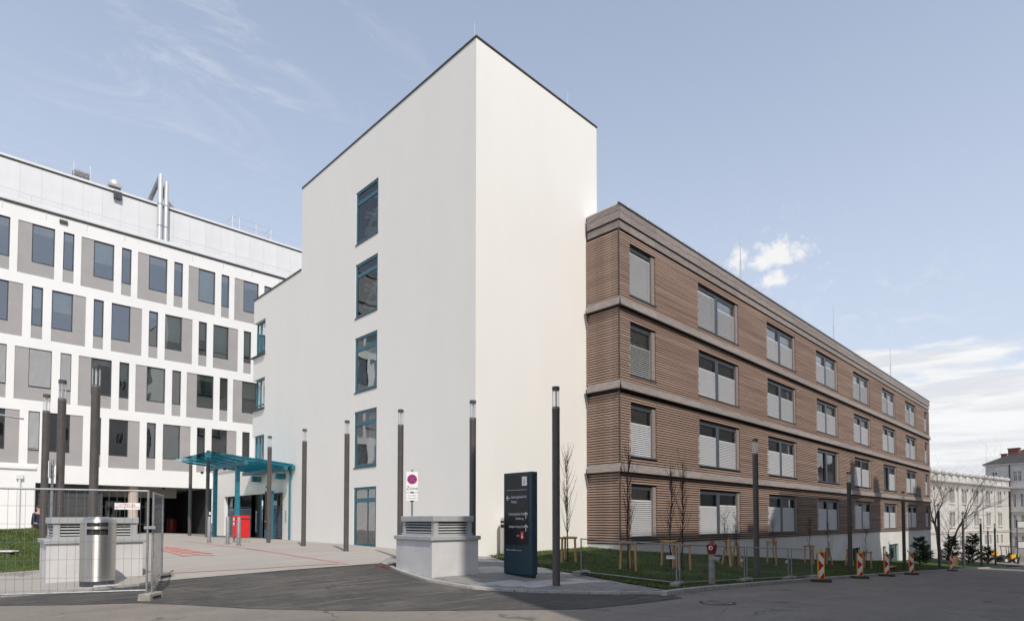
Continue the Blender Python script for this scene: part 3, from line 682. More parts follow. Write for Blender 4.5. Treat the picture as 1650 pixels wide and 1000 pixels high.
# ------------------------------------------------------------------ brown slatted building
BU0, BU1, BV = 21.1, 82.2, 14.80
BTOP = 15.30
FL = 3.58
def brown():
    root = thing('slatted_building', 'long four storey building clad in brown horizontal timber slats over a white plinth', 'building')
    cols = [(21.95, 24.02)] + [(28.08 + 8.6 * k, 32.72 + 8.6 * k) for k in range(6)] + [(79.75, 81.35)]
    fz = [(0.87 + 3.57 * k, 3.12 + 3.57 * k) for k in range(4)]
    fz = [(0.87, 3.12), (4.43, 6.70), (8.03, 10.28), (11.54, 13.78)]
    holes = [(a, b, z0, z1) for a, b in cols for z0, z1 in fz]
    mb = MB(); wall_with_holes(mb, BU0 + .06, BU1, 0.58, BTOP - 0.05, BV + 0.09, holes, 0.22)
    mb.quad((BU0 + .06, BV + .09, 0.58), (BU0 + .06, VT, 0.58), (BU0 + .06, VT, BTOP - .05), (BU0 + .06, BV + .09, BTOP - .05))
    mb.build('wall', M_membrane, root)
    MB().box(BU0, BV - 0.06, BTOP - 0.04, BU1 + .1, BV + 14, BTOP + 0.05).build('roof', M_alu, root)
    MB().box(TR + 0.02, VT + 0.02, -1, BU1, BV + 14, BTOP - 0.06).build('inner_walls', M_plaster, root)
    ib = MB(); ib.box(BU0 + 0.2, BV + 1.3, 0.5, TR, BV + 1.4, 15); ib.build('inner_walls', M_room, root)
    # right gable end, white edge strip
    pl = MB(); ph = [(44.9, 47.9, -1.32, -0.72), (53.2, 55.2, -1.75, -0.62), (62.0, 63.1, -2.2, -0.75), (64.2, 67.6, -2.4, -0.62)]
    wall_with_holes(pl, BU0 + .10, BU1 - .05, -5.5, 0.575, BV + 0.085, ph, 0.3)
    pl.quad((BU0 + .04, BV + .085, -5.5), (BU0 + .04, VT, -5.5), (BU0 + .04, VT, .575), (BU0 + .04, BV + .085, .575)); pl.quad((BU0 + .04, BV + .085, -5.5), (BU0 + .10, BV + .085, -5.5), (BU0 + .10, BV + .085, .575), (BU0 + .04, BV + .085, .575))
    pl.quad((BU1 - .05, BV + .10, -5.5), (BU1 - .05, BV + 14, -5.5), (BU1 - .05, BV + 14, 15.2), (BU1 - .05, BV + .10, 15.2))
    pl.build('plinth', M_plinth, root)
    MB().box(BU0 + .05, BV + 0.42, -5, BU1 - 1, BV + .5, .45).build('cellar', M_room, root)
    for (a, b, z0, z1) in ph:
        o = frame_mb(b - a, z1 - z0, 0.07, 0.07, bars_x=((min(1.3, (b - a) / 2), 0.07),)).build('window', M_teal if a > 60 else M_frame, root, (a, BV + 0.25, z0)); pane_mb(b - a, z1 - z0, .04).build('pane', M_glassdk, o)
    # band and fascia panels
    joints = [BU0] + sorted([c for ab in cols for c in ab]) + [BU1]
    def panel_me(w, h, d0, d1, depth=0.05):
        m = MB(); return m.prism([(-d0, 0), (-d0 + depth, 0), (-d1 + depth, h), (-d1, h)], 'x', 0.006, w - 0.006)
    for z0, z1, d0, d1 in ((3.70, 4.06, 0.13, 0.06), (7.27, 7.63, 0.13, 0.06), (10.87, 11.23, 0.13, 0.06), (14.27, 14.58, 0.02, 0.02), (14.64, 14.95, 0.07, 0.07), (14.965, 15.255, 0.07, 0.07)):
        for a, b in zip(joints, joints[1:]):
            panel_me(b - a, z1 - z0, d0, d1).build('fascia_panel', M_fascia, root, (a, BV, z0))
        m = MB().prism([(BU0 - d0, z0), (BU0 - d0 + .05, z0), (BU0 - d1 + .05, z1), (BU0 - d1, z1)], 'y', BV - d1 + 0.0, VT - 0.12)
        m.build('fascia_panel', M_fascia, root)
    # drip flashings under the bands
    for z in (3.70, 7.27, 10.87):
        f = MB().box(BU0 - .17, BV - .17, z - .035, BU1, BV + .08, z - .003); f.box(BU0 - .17, BV + .08, z - .035, BU0 + .08, VT - .02, z - .003)
        f.build('drip_flashing', M_coping, root)
        MB().prism([(BU0 - .17, z - .04), (BU0 + .02, z - .04), (BU0 + .02, z - .75)], 'y', VT - .11, VT - .02).build('end_cap', M_fascia, root)
    MB().box(BU0 - 0.1, BV - 0.1, BTOP - 0.045, BU1 + .1, BV - 0.02, BTOP + 0.02).build('roof_edge', M_coping, root)
    # slats: single objects for the nearest bays and the end wall, the others joined
    pitch = 0.1125; sh = 0.074; sd = 0.06; cache = {}
    levels = [(0.60, 3.64), (4.08, 7.21), (7.65, 10.81), (11.25, 14.25)]
    rest = MB(); count = 0; rnd = random.Random(5)
    def slat_me(w):
        k = round(w, 3)
        if k not in cache: cache[k] = MB().prism([(0, 0.012), (sd, 0), (sd, sh), (0, sh)], 'x', 0.004, w - 0.004).mesh('slat', M_wood)
        return cache[k]
    for li, (za, zb) in enumerate(levels):
        n = int((zb - za) / pitch)
        for i in range(n):
            z = za + i * pitch + 0.02
            lean = 0.0
            for a, b in zip(joints, joints[1:]):
                mid = (a + b) / 2
                inhole = any(h[0] < mid < h[1] and z + sh > h[2] - 0.05 and z < h[3] + 0.02 for h in holes)
                if inhole: continue
                if (b < 28.5 and (a > 24 or a < 21.5)) and count < 300 - 112:
                    inst('slat', slat_me(b - a), root, (a, BV + rnd.uniform(-.004, .004), z)); count += 1
                else:
                    y = BV + rnd.uniform(-.003, .003)
                    rest.prism([(y, z + .012), (y + sd, z), (y + sd, z + sh), (y, z + sh)], 'x', a + 0.004, b - 0.004)
            # end wall
            me = cache.get('end')
            if me is None: me = cache['end'] = MB().prism([(0, .012), (sd, 0), (sd, sh), (0, sh)], 'y', BV + .002, VT - .03).mesh('slat', M_wood)
            inst('slat', me, root, (BU0 - 0.002, 0, z)); count += 1
    o = rest.build('slats', M_wood, root, kind='stuff')
    # corner post strip
    MB().box(BU0 - .004, BV - .004, .6, BU0 + .05, BV + .05, 14.25).build('corner_strip', M_coping, root)
    # windows
    wm = {}
    rs = random.Random(11)
    for ci, (a, b) in enumerate(cols):
        for fi, (z0, z1) in enumerate(fz):
            w = b - a; h = z1 - z0
            # aperture lined with timber on the right and the head, dark sill
            dbl = w > 3
            ww = w - 0.28
            bars = ((ww / 2, 0.34),) if dbl else ()
            key = (round(w, 2), round(h, 2))
            if key not in wm:
                f = frame_mb(ww, h, 0.06, 0.08, bars_x=bars)
                wm[key] = (f.mesh('window', M_frame), pane_mb(ww, h, .05).mesh('pane', M_glassdk), MB().box(0, -.02, 0, .26, .24, h - .002).mesh('timber_jamb', M_fascia), MB().box(-.04, -.14, -.06, w + .04, .2, 0).mesh('sill', M_frame),
                           MB().box(ww / 2 - .17, -.02, .0, ww / 2 + .17, .0, h).mesh('mullion_panel', M_mull) if dbl else None, MB().box(0, -.05, h - .16, ww, 0.0, h).mesh('blind_box', M_frame))
            fm, pm, jm, sm_, mm, bm_ = wm[key]
            o = inst('window', fm, root, (a + .0, BV + .17, z0)); inst('pane', pm, o); inst('timber_jamb', jm, o, (ww + .005, -.1, 0)); inst('sill', sm_, o, (0, -.06, 0)); inst('blind_box', bm_, o)
            if mm: inst('mullion_panel', mm, o, (0, -0.03, 0))
            halves = [(0.03, ww / 2 - .18), (ww / 2 + .18, ww - .03)] if dbl else [(0.03, ww - .03)]
            for hi, (x0, x1) in enumerate(halves):
                if ci == 3 and fi == 1: continue
                if ci == 5 and fi == 1 and hi == 0: continue
                sp = {(0, 3): 0.0, (0, 2): .33, (0, 1): .26, (0, 0): .22}.get((ci, fi), 0.27 if fi < 3 else 0.25)
                if fi == 3 and hi == 0 and dbl and ci == 1: sp = 0.02
                if fi == 0 and ci == 4 and hi == 0: sp = .02
                sp = max(0.02, sp + rs.uniform(-.03, .03))
                tl = 70 + rs.uniform(-4, 3)
                if ci == 0 and fi == 2: tl = 48
                if ci == 0 and fi == 0: tl = 60
                key2 = (round(x0, 2), round(x1, 2), round(h, 1), round(sp, 2), round(tl))
                blind_mb(x0, x1, 0.05, h - .16, 0.088, sp, -0.045, tl, 2, 0.094).build('blind', M_blind, o)
    return root
brown()

# ------------------------------------------------------------------ white building on the left
LROT = -0.0167
LU = Vector((math.cos(LROT), math.sin(LROT), 0)); LV = Vector((-math.sin(LROT), math.cos(LROT), 0))
LVD = 44.905
def L2W(s, d=0.0, z=0.0): return LU * s + LV * (LVD + d) + Vector((0, 0, z))
def left_building():
    root = thing('clinic_building', 'white rendered building with staggered grey panels and anthracite windows in four rows', 'building', L2W(0), LROT)
    tops = [19.25, 15.51, 11.79, 8.06]
    rs = random.Random(4)
    wins = []; panels = []; holes = []
    for r, t in enumerate(tops):
        odd = r % 2 == 0
        for k in range(-3, 9):
            b = 2.83 + 3.04 * k
            if odd:
                holes.append((b, b + 1.725, t - 3.1, t, 0.04)); panels.append((b, b + 1.725, t - 3.1, t, b + .65, b + 1.725)); wins.append((b + .65, b + 1.725, t - 2.3, t, r, k, 1))
                holes.append((b + 2.14, b + 2.68, t - 3.1, t, 0.04)); panels.append((b + 2.14, b + 2.68, t - 3.1, t, b + 2.14, b + 2.68)); wins.append((b + 2.14, b + 2.68, t - 2.3, t, r, k, 0))
            else:
                b = 3.53 + 3.04 * k
                holes.append((b, b + .53, t - 3.12, t, 0.04)); panels.append((b, b + .53, t - 3.12, t, b, b + .53)); wins.append((b, b + .53, t - 2.33, t, r, k, 0))
                holes.append((b + .95, b + 2.64, t - 3.12, t, 0.04)); panels.append((b + .95, b + 2.64, t - 3.12, t, b + .95, b + 1.99)); wins.append((b + .95, b + 1.99, t - 2.33, t, r, k, 1))
    X0, X1 = -6.5, 27.5
    mb = MB(); wall_with_holes(mb, X0, X1, 3.83, 20.2, 0.0, holes, 0.04)
    mb.quad((X1, 0, -1), (X1, 12, -1), (X1, 12, 20.2), (X1, 0, 20.2))
    mb.quad((X0, 0, -1), (X0, 12, -1), (X0, 12, 20.2), (X0, 0, 20.2))
    # white ground-floor wall at the far left, under the long ledge
    mb.quad((X0, 0, -1), (3.93, 0, -1), (3.93, 0, 3.83), (X0, 0, 3.83)); mb.quad((3.93, 0, -1), (3.93, .5, -1), (3.93, .5, 3.83), (3.93, 0, 3.83))
    mb.build('wall', M_white2, root)
    MB().box(X0, -.1, 4.62, 3.95, 0.0, 4.80).build('ledge', M_white2, root)
    bx = MB().box(3.04, -.16, 4.02, 3.36, 0.0, 4.28); bx.tube((3.2, -.08, .2), (3.2, -.08, 4.02), .06); bx.build('downpipe', M_panel, root)
    for (a, b, z0, z1, wx0, wx1) in panels:
        m = MB(); zt = z0 + (z1 - z0 - (2.3 if abs((z1 - z0) - 3.1) < .01 else 2.33))
        y = 0.038
        # L-shaped field round the window, with the window reveal
        wall_with_holes(m, a, b, z0, z1, y, [(wx0, wx1, zt, z1, 0.16)], 0.16)
        m.build('grey_panel', M_grey, root)
    cache = {}
    lit = [(4, 4), (3, 4)]
    for (a, b, z0, z1, r, k, big) in wins:
        w = b - a; h = z1 - z0; key = (round(w, 2), round(h, 2))
        if key not in cache: cache[key] = (frame_mb(w, h, 0.055 if big else 0.06, .07).mesh('window', M_frame), pane_mb(w - .1, h - .1, 0).mesh('pane', M_glassblue), MB().box(-.0, -.06, 0, w, .02, .05).mesh('sill', M_frame))
        fm, pm, sm_ = cache[key]
        o = inst('window', fm, root, (a, .1, z0)); inst('pane', pm, o, (.05, .03, .05)); inst('sill', sm_, o, (0, -.02, 0))
        sunblind = (r == 2 and k <= 0) or (r == 3 and k <= 0 and not big)
        if r == 3 and (big or k > 0):
            blind_mb(.04, w - .04, .06, h - .03, .085, .0, .07, 20, 20, .08).build('dark_blind', M_frame, o)
        if sunblind:
            blind_mb(.03, w - .03, .10, h, .062, .0, -.03, 56, 56, .066).build('blind', M_blind, o)
        elif r < 3:
            q = rs.random(); share = {0: .3, 1: .75, 2: .5}[r]
            if q < share and not (r == 1 and k in (1,) and big):
                z = rs.choice([.0, .35, .5, .25, .9]) * h * .9 if r else rs.choice([0.02, .05, .4]) * h
                MB().quad((.05, .16, z + .06), (w - .05, .16, z + .06), (w - .05, .16, h - .05), (.05, .16, h - .05)).build('roller_blind', M_roller, o)
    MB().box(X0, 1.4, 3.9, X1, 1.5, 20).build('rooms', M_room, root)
    sl = MB()
    for z in (4.6, 8.35, 12.1, 15.85): sl.box(X0, .25, z - .12, X1, 1.1, z + .12)
    sl.build('floor_slabs', M_dkwall, root)
    # parapet gutter with hooks, then the set-back top storey of white metal panels
    gt = MB().box(X0, -.14, 20.2, X1, .3, 20.46); gt.build('gutter', M_panel, root, bevel=.03)
    MB().box(X0, -.06, 20.12, X1, .02, 20.2).build('dark_strip', M_coping, root)  # solid dark strip on the wall just below the gutter
    for k in range(13): MB().box(-4 + 2.02 * k, -.03, 19.72, -3.965 + 2.02 * k, -.005, 20.14).build('hook', M_alu, root)
    MB().box(4.75, -.10, 19.72, 5.15, -.002, 19.92).build('floodlight', M_frame, root)
    rail = MB(); rail.tube((X0, .1, 20.95), (X1, .1, 20.95), .012, n=5)
    for k in range(12): rail.tube((-5 + 2.8 * k, .1, 20.45), (-5 + 2.8 * k, .1, 20.95), .012, n=5)
    rail.build('safety_cable', M_alu, root)
    D = 1.6; sc = (LVD + D) / LVD
    ztop = 1.6 + (22.75 - 1.6) * sc
    x = X0
    me = MB().box(0.003, 0, 0, 1.047, .06, ztop - 20.4).mesh('metal_panel', M_panel)
    while x < X1 - 1:
        inst('metal_panel', me, root, (x, D, 20.3)); x += 1.05
    MB().box(X0, D + .02, 20.2, X1, 11, ztop - .15).build('top_storey_walls', M_panel, root)
    cp = MB().box(X0, D - .09, ztop - .02, X1, 11, ztop + .12); cp.build('roof_edge', M_panel, root)
    MB().box(X0, D - .05, ztop - .09, X1, D + .05, ztop - .022).build('dark_strip', M_coping, root)  # solid dark strip just below the roof edge
    r2 = MB(); r2.tube((X0, D + .3, ztop + .72), (X1, D + .3, ztop + .72), .01, n=5)
    for k in range(12): r2.tube((-5 + 2.9 * k, D + .3, ztop + .1), (-5 + 2.9 * k, D + .3, ztop + .72), .014, n=5)
    r2.build('roof_cable', M_alu, root)
    # passage under the building
    p = MB(); p.quad((3.93, 0, 3.83), (13.9, 0, 3.83), (13.9, 9, 3.83), (3.93, 9, 3.83)); p.build('soffit', M_soffit, root)
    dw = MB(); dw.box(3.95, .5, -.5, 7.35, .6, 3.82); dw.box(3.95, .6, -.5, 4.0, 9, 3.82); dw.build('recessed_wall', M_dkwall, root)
    dj = MB()
    for k in range(1, 8): dj.box(3.95, .485, .5 * k, 7.35, .50, .5 * k + .02)
    dj.build('wall_joints', M_coping, root)
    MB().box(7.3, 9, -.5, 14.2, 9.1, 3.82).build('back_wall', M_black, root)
    MB().box(7.4, 3.0, 3.2, 12.2, 3.2, 3.82).build('beam', M_soffit, root)
    for k in range(4):
        o = frame_mb(1.2, 2.5, .08, .1, bars_z=((2.0, .06),)).build('passage_door', M_frame, root, (7.5 + 1.3 * k, 8.8, .65)); pane_mb(1.2, 2.5, .04).build('pane', M_glassdk, o)
    sw = MB()
    for k in range(26): sw.box(13.55, .15, .62 + .122 * k, 13.6, 8.9, .70 + .122 * k)
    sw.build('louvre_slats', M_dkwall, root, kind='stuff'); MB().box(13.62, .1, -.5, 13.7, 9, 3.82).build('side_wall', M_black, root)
    MB().box(13.5, -.02, 2.0, 13.62, .12, 2.2).build('switch_box', M_whitep, root)
    MB().lathe([(.29, 0.2), (.29, 3.83)], 20, 9.03, .55).build('column', M_beige, root, smooth=True)
    for s_ in (9.0, 10.8, 12.3): MB().lathe([(.09, 3.7), (.11, 3.83)], 10, s_, .6).build('ceiling_lamp', M_frame, root)
    return root
left_building()
# things on its roof
def roofthings():
    D = 1.6; zt = 1.6 + (22.75 - 1.6) * (LVD + D) / LVD + 0.1
    def at(px, d): 
        r = ray(px, 400); n = Vector((0, 0, 0)); t = (LVD + d) / (r.x * LV.x + r.y * LV.y); return (r.x * LU.x + r.y * LU.y) * t
    for i, (px, top, rr) in enumerate(((256.5, 25.35, .155), (266.5, 24.95, .135))):
        s_ = at(px, 0.9); p = L2W(s_, 0.9)
        t = thing('flue_pipe', ('taller of the two shiny flue pipes rising past the roof edge of the white building', 'shorter of the two shiny flue pipes rising past the roof edge of the white building')[i], 'flue', (p.x, p.y, 20.46), LROT, 'twin flues on the white building')
        MB().tube((0, 0, 0), (0, 0, top - 20.46), rr, n=16).build('pipe', M_alu, t, smooth=True)
        k = MB()
        for z in (1.3, 2.8): k.lathe([(rr + .012, z), (rr + .012, z + .06)], 16)
        k.build('collar', M_galv, t)
        b = MB(); b.tube((0, 0, top - 20.46 - .1), (-.25 - .3 * (1 - i), 1.3, zt - 20.46 - .3), rr * .9, n=12); b.build('return_pipe', M_galv, t, smooth=True)
        cp = MB().lathe([(rr * 1.0, top - 20.46), (rr * .7, top - 20.46 + .06)], 16); cp.build('cap', M_alu, t)
    p = L2W(at(274, 3.0), 3.0); t = thing('roof_duct', 'short slanting grey duct behind the flue pipes on the roof', 'duct', (p.x, p.y, zt), LROT)
    MB().tube((-.35, 0, 1.2), (.75, 0, .05), .12, n=8).build('duct', M_galv, t); MB().box(.6, -.2, 0, .9, .2, .12).build('foot', M_frame, t)
    p = L2W(at(182, 1.9), 1.9); t = thing('roof_fan', 'grey mushroom shaped fan on the roof edge of the white building', 'fan', (p.x, p.y, zt), LROT)
    MB().box(-.36, -.36, .2, .36, .36, .42).build('housing', M_louvre, t, bevel=.03); MB().lathe([(.32, .42), (.30, .62), (.2, .76), (.08, .8)], 16).build('hood', M_alu, t, smooth=True); MB().box(-.3, -.3, 0, .3, .3, .25).build('plinth', M_frame, t)
    MB().box(-.1, -.55, -.62, .35, -.38, -.15).build('bracket_box', M_frame, t)
    p = L2W(at(128, 2.4), 2.4); t = thing('roof_unit', 'small louvred grey unit on the roof left of the fan', 'ventilation unit', (p.x, p.y, zt), LROT)
    k = MB(); k.box(-.45, -.3, .05, .45, .3, .12)
    for i in range(7): k.box(-.45, -.3, .2 + .09 * i, .45, .3, .245 + .09 * i)
    k.build('louvres', M_galv, t, kind='stuff'); k = MB()
    for x in (-.45, .42): k.box(x, -.31, 0, x + .03, -.28, 1.25)
    k.build('frame', M_alu, t)
    a, b = at(374, 2.0), at(436, 2.0); p = L2W(a, 2.0); w = b - a
    t = thing('roof_railing', 'thin metal guard railing round a hatch on the roof beside the tower', 'railing', (p.x, p.y, zt), LROT)
    for x in (0.0, .5, w / 2 + .3, w):
        MB().tube((x, 0, 0), (x, 0, 1.15), .022, n=6).build('post', M_alu, t)
    k = MB()
    for z in (.6, 1.12): k.path([(0, 1.4, z), (0, 0, z), (w, 0, z), (w, 1.4, z)], .02)
    k.build('rails', M_alu, t); MB().box(.4, .3, .05, w - .2, 1.2, .35).build('hatch', M_galv, t, bevel=.03)
roofthings()

# ------------------------------------------------------------------ entrance canopy
def canopy():
    root = thing('entrance_canopy', 'teal steel canopy with sloping glass roof on two columns at the tower entrance', 'canopy', (0, 0, 0))
    v0, v1 = 31.75, 37.6; uo, ui = 10.35, 14.44; zo, zi = 5.02, 4.68
    zr = lambda u: zo + (zi - zo) * (u - uo) / (ui - uo)
    k = 6
    for i in range(k):
        v = v0 + .06 + (v1 - v0 - .12) * i / (k - 1)
        m = MB(); m.prism([(uo + .12, zr(uo + .12) - .05), (uo + .5, zr(uo) - .15), (ui, zr(ui) - .15), (ui, zr(ui) - .015), (uo + .12, zr(uo + .12) - .015)], 'y', v - .04, v + .04)
        m.build('purlin', M_teal, root)
    # glass sheets, one between each pair of purlins
    for i in range(k - 1):
        a = v0 + .06 + (v1 - v0 - .12) * i / (k - 1); b = v0 + .06 + (v1 - v0 - .12) * (i + 1) / (k - 1)
        m = MB(); m.prism([(uo - .25, zr(uo - .25)), (ui, zr(ui)), (ui, zr(ui) + .02), (uo - .25, zr(uo - .25) + .02)], 'y', a + .008 - (.15 if i == 0 else 0), b - .008 + (.15 if i == k - 2 else 0))
        m.build('glass_sheet', M_canopy, root)
    for u in (11.9, 14.0):
        m = MB(); m.box(u - .09, v0 - .1, zr(u) - .38, u + .09, v1 + .1, zr(u) - .165); m.build('beam', M_teal, root, bevel=.01)
    for v in (32.9, 36.3):
        z0 = g(11.9, v)
        MB().box(11.8, v - .1, z0, 12.0, v + .1, zr(11.9) - .385).build('column', M_teal, root, bevel=.012)
        MB().box(13.95, v - .09, zr(14) - .80, 14.45, v + .09, zr(14) - .48).build('wall_bracket', M_teal, root, bevel=.02)
    for v in (32.2, 33.4, 34.6, 35.8, 37.0):
        MB().lathe([(.07, zr(11.9) - .60), (.085, zr(11.9) - .48)], 10, 11.4, v).build('spot_lamp', M_frame, root)
    MB().box(ui - .16, v0 - .2, zi - .30, ui + .02, v1 + .1, zi - .06).build('gutter', M_teal, root, bevel=.02)
canopy()

# ------------------------------------------------------------------ lamp posts
def lamp_proto(H=4.8):
    def part(name, mb, m, **k): return mb.mesh(name, m, **k)
    r = .092
    P = [('pole', MB().lathe([(r, 0), (r, H - .62), (r * 1.02, H - .61), (r * 1.02, H - .5), (r * .9, H - .49)], 20).mesh('pole', M_post, smooth=True)),
         ('lens', MB().lathe([(r * .93, H - .49), (r * .93, H - .085)], 20).mesh('lens', M_lens, smooth=True)),
         ('cap', MB().lathe([(r * .97, H - .09), (r * .99, H - .085), (r * .99, H - .01), (r * .9, H)], 20).mesh('cap', M_post, smooth=True))]
    c = MB()
    c.lathe([(.022, H - .49), (.022, H - .09)], 8)
    for a in (0, 2.1, 4.2): c.tube((r * .86 * math.cos(a), r * .86 * math.sin(a), H - .49), (r * .86 * math.cos(a), r * .86 * math.sin(a), H - .09), .006, n=5)
    P.append(('lamp_tube', c.mesh('lamp_tube', M_core)))
    P.append(('ring', MB().lathe([(r * 1.03, H - .535), (r * 1.03, H - .52)], 20).mesh('ring', M_galv, smooth=True)))
    P.append(('service_door', MB().box(-r - .004, -.035, .85, -r + .02, .035, 1.15).mesh('service_door', M_post)))
    return P
LAMP = lamp_proto()
def lamp(u, v, label, group, z=None):
    t = thing('lamp_post', label, 'lamp post', (u, v, g(u, v) if z is None else z), random.uniform(0, 6), group)
    for n, me in LAMP: inst(n, me, t)
for u, v, lab in ((10.75, 9.38, 'dark lamp post standing right of the petrol sign pillar on the pavement corner'),
                  (10.95, 12.65, 'dark lamp post rising behind the pale ventilation box at the tower corner'),
                  (10.90, 16.14, 'dark lamp post next to the round no stopping sign'),
                  (11.00, 19.74, 'dark lamp post just left of the stair windows of the white tower'),
                  (11.05, 23.27, 'dark lamp post midway between the stair windows and the teal canopy'),
                  (11.03, 26.68, 'dark lamp post in front of the entrance, right of the red letter box'),
                  (11.15, 35.2, 'dark lamp post poking up through the outer end of the teal canopy'),
                  (11.35, 38.9, 'dark lamp post at the dark passage, farthest of the row along the tower')):
    lamp(u, v, lab, 'lamp posts along the white tower')
for px, top, d, lab in ((155.5, 587, 13.85, 'tall looking lamp post behind the steel litter bin, nearest of the three at the left'),
                        (101, 612, 15.6, 'lamp post between two others at the left, behind the left ventilation box'),
                        (75.5, 635, 17.5, 'leftmost lamp post of the photo, beside the grass slope')):
    r = ray(px, top); t = d / (r.x * FWD.x + r.y * FWD.y); p = Vector((r.x * t, r.y * t, EYE + r.z * t))
    lamp(p.x, p.y, lab, 'lamp posts on the left side of the plaza', p.z - 4.8)
for u, v, lab in ((20.19, 8.60, 'dark lamp post on the lawn nearest the fenced corner of the brown building'),
                  (30.92, 8.76, 'dark lamp post on the lawn between the first two red and white warning boards'),
                  (42.22, 9.01, 'dark lamp post beside the fourth red and white warning board'),
                  (53.8, 9.25, 'dark lamp post at the far end of the brown building before the bare tree'),
                  (64.9, 9.4, 'dark lamp post standing among the conifers in front of the ornate white house'),
                  (76.2, 9.6, 'distant lamp post just right of the conifers'),
                  (88.0, 9.8, 'farthest lamp post of the street row, in front of the wheel loader')):
    lamp(u, v, lab, 'lamp posts along the street')
p = G(1593, 906.5); lamp(p.x, p.y, 'distant lamp post standing back near the ornate white house, left of the loader', 'lamp posts along the street')

# ------------------------------------------------------------------ ventilation boxes
def vent(u, v, rz, L1, L2, label, hb=1.06, z=None):
    """front corner at the origin; faces run +x (L1) and +y (L2)"""
    z0 = g(u, v) if z is None else z
    t = thing('ventilation_box', label, 'ventilation box', (u, v, z0), rz, 'ventilation boxes on the plaza')
    MB().box(0, 0, -.6, L1, L2, hb - .1).build('base', M_vent, t, bevel=.008)
    MB().box(-.05, -.05, hb - .105, L1 + .05, L2 + .05, hb).build('cap_slab', M_louvre, t, bevel=.01)
    i = .13; h0, h1 = hb + .002, hb + .37
    b = MB(); pw = .13
    for x in (i, L1 - i - pw):
        for y in (i, L2 - i - pw): b.box(x, y, h0 + .04, x + pw, y + pw, h1)
    b.box(i - .02, i - .02, h0, L1 - i + .02, L2 - i + .02, h0 + .06)
    b.build('louvre_frame', M_louvre, t)
    for k in range(4):
        z = h0 + .085 + k * .072
        for a in (0, 1):
            if a == 0: m = MB().prism([(i + .01, z), (i + .025, z), (i + .06, z + .036), (i + .045, z + .036)], 'x', i + pw, L1 - i - pw)
            else: m = MB().prism([(i + .01, z), (i + .025, z), (i + .06, z + .036), (i + .045, z + .036)], 'y', i + pw, L2 - i - pw)
            m.build('louvre_slat', M_louvre, t)
    MB().box(i + .12, i + .12, h0, L1 - i - .12, L2 - i - .12, h1).build('core', M_membrane, t)
    MB().box(i - .04, i - .04, h1, L1 - i + .04, L2 - i + .04, h1 + .15).build('roof', M_louvre, t, bevel=.01)
p = G(696, 932.3)
vent(p.x, p.y, R(-6), 1.42, 1.9, 'pale concrete ventilation box with grey louvres at the tower corner, half in shade')
p = G(73.4, 941)
vent(p.x, p.y, R(-2), 1.95, 1.6, 'pale concrete ventilation box with grey louvres behind the left mesh fence', z=p.z - .02)

# ------------------------------------------------------------------ litter bins
def bin_(u, v, label, face, H=1.56, r=.335, z=None):
    t = thing('litter_bin', label, 'litter bin', (u, v, (g(u, v) if z is None else z)), face, 'steel litter bins')
    n = 40
    MB().lathe([(r * .97, 0.0), (r * .97, .13)], n).build('foot', M_frame, t, smooth=True)
    MB().lathe([(r, .135), (r, H - .42)], n).build('body', M_steel, t, smooth=True)
    # hood with two slots facing -y: the slots are real recesses
    hd = MB(); zs = [H - .335, H - .30, H - .16, H - .12, H - .055, H - .03]
    def ringz(r_, z): return [(r_ * math.cos(2 * math.pi * i / n), r_ * math.sin(2 * math.pi * i / n), z) for i in range(n)]
    lev = [(r, H - .338), (r, H - .47)]
    prof = [(r, H - .42), (r, H - .40), (r, H - .275), (r, H - .215), (r, H - .135), (r * .995, H - .115), (r * .95, H - .07), (r * .82, H - .03), (r * .5, H)]
    slots = {1, 3}
    for j in range(len(prof) - 1):
        for i in range(n):
            a0, a1 = 2 * math.pi * i / n, 2 * math.pi * (i + 1) / n; am = (a0 + a1) / 2
            da = abs((am - 1.5 * math.pi + math.pi) % (2 * math.pi) - math.pi)
            if j in slots and da < .62: continue
            (ra, za), (rb, zb) = prof[j], prof[j + 1]
            hd.quad((ra * math.cos(a0), ra * math.sin(a0), za), (ra * math.cos(a1), ra * math.sin(a1), za), (rb * math.cos(a1), rb * math.sin(a1), zb), (rb * math.cos(a0), rb * math.sin(a0), zb))
    hd.poly(ringz(r * .5, H)[::-1])
    hd.build('hood', M_steel, t, smooth=True)
    MB().lathe([(r * .9, H - .41), (r * .9, H - .12)], 24).build('inner_drum', M_blackp, t)
    MB().box(-.05, -r - .1, .02, .4, -r + .06, .055).build('pedal', M_alu, t)
# the bins stand where the sight lines meet the ground
p = G(158.5, 945)
bin_(p.x, p.y + .15, 'brushed steel litter bin in front of the left ventilation box behind the mesh fence', R(-12))
bin_(15.72, 16.1, 'steel litter bin against the white tower, half hidden by the petrol sign pillar', R(-78), 1.5, .31)

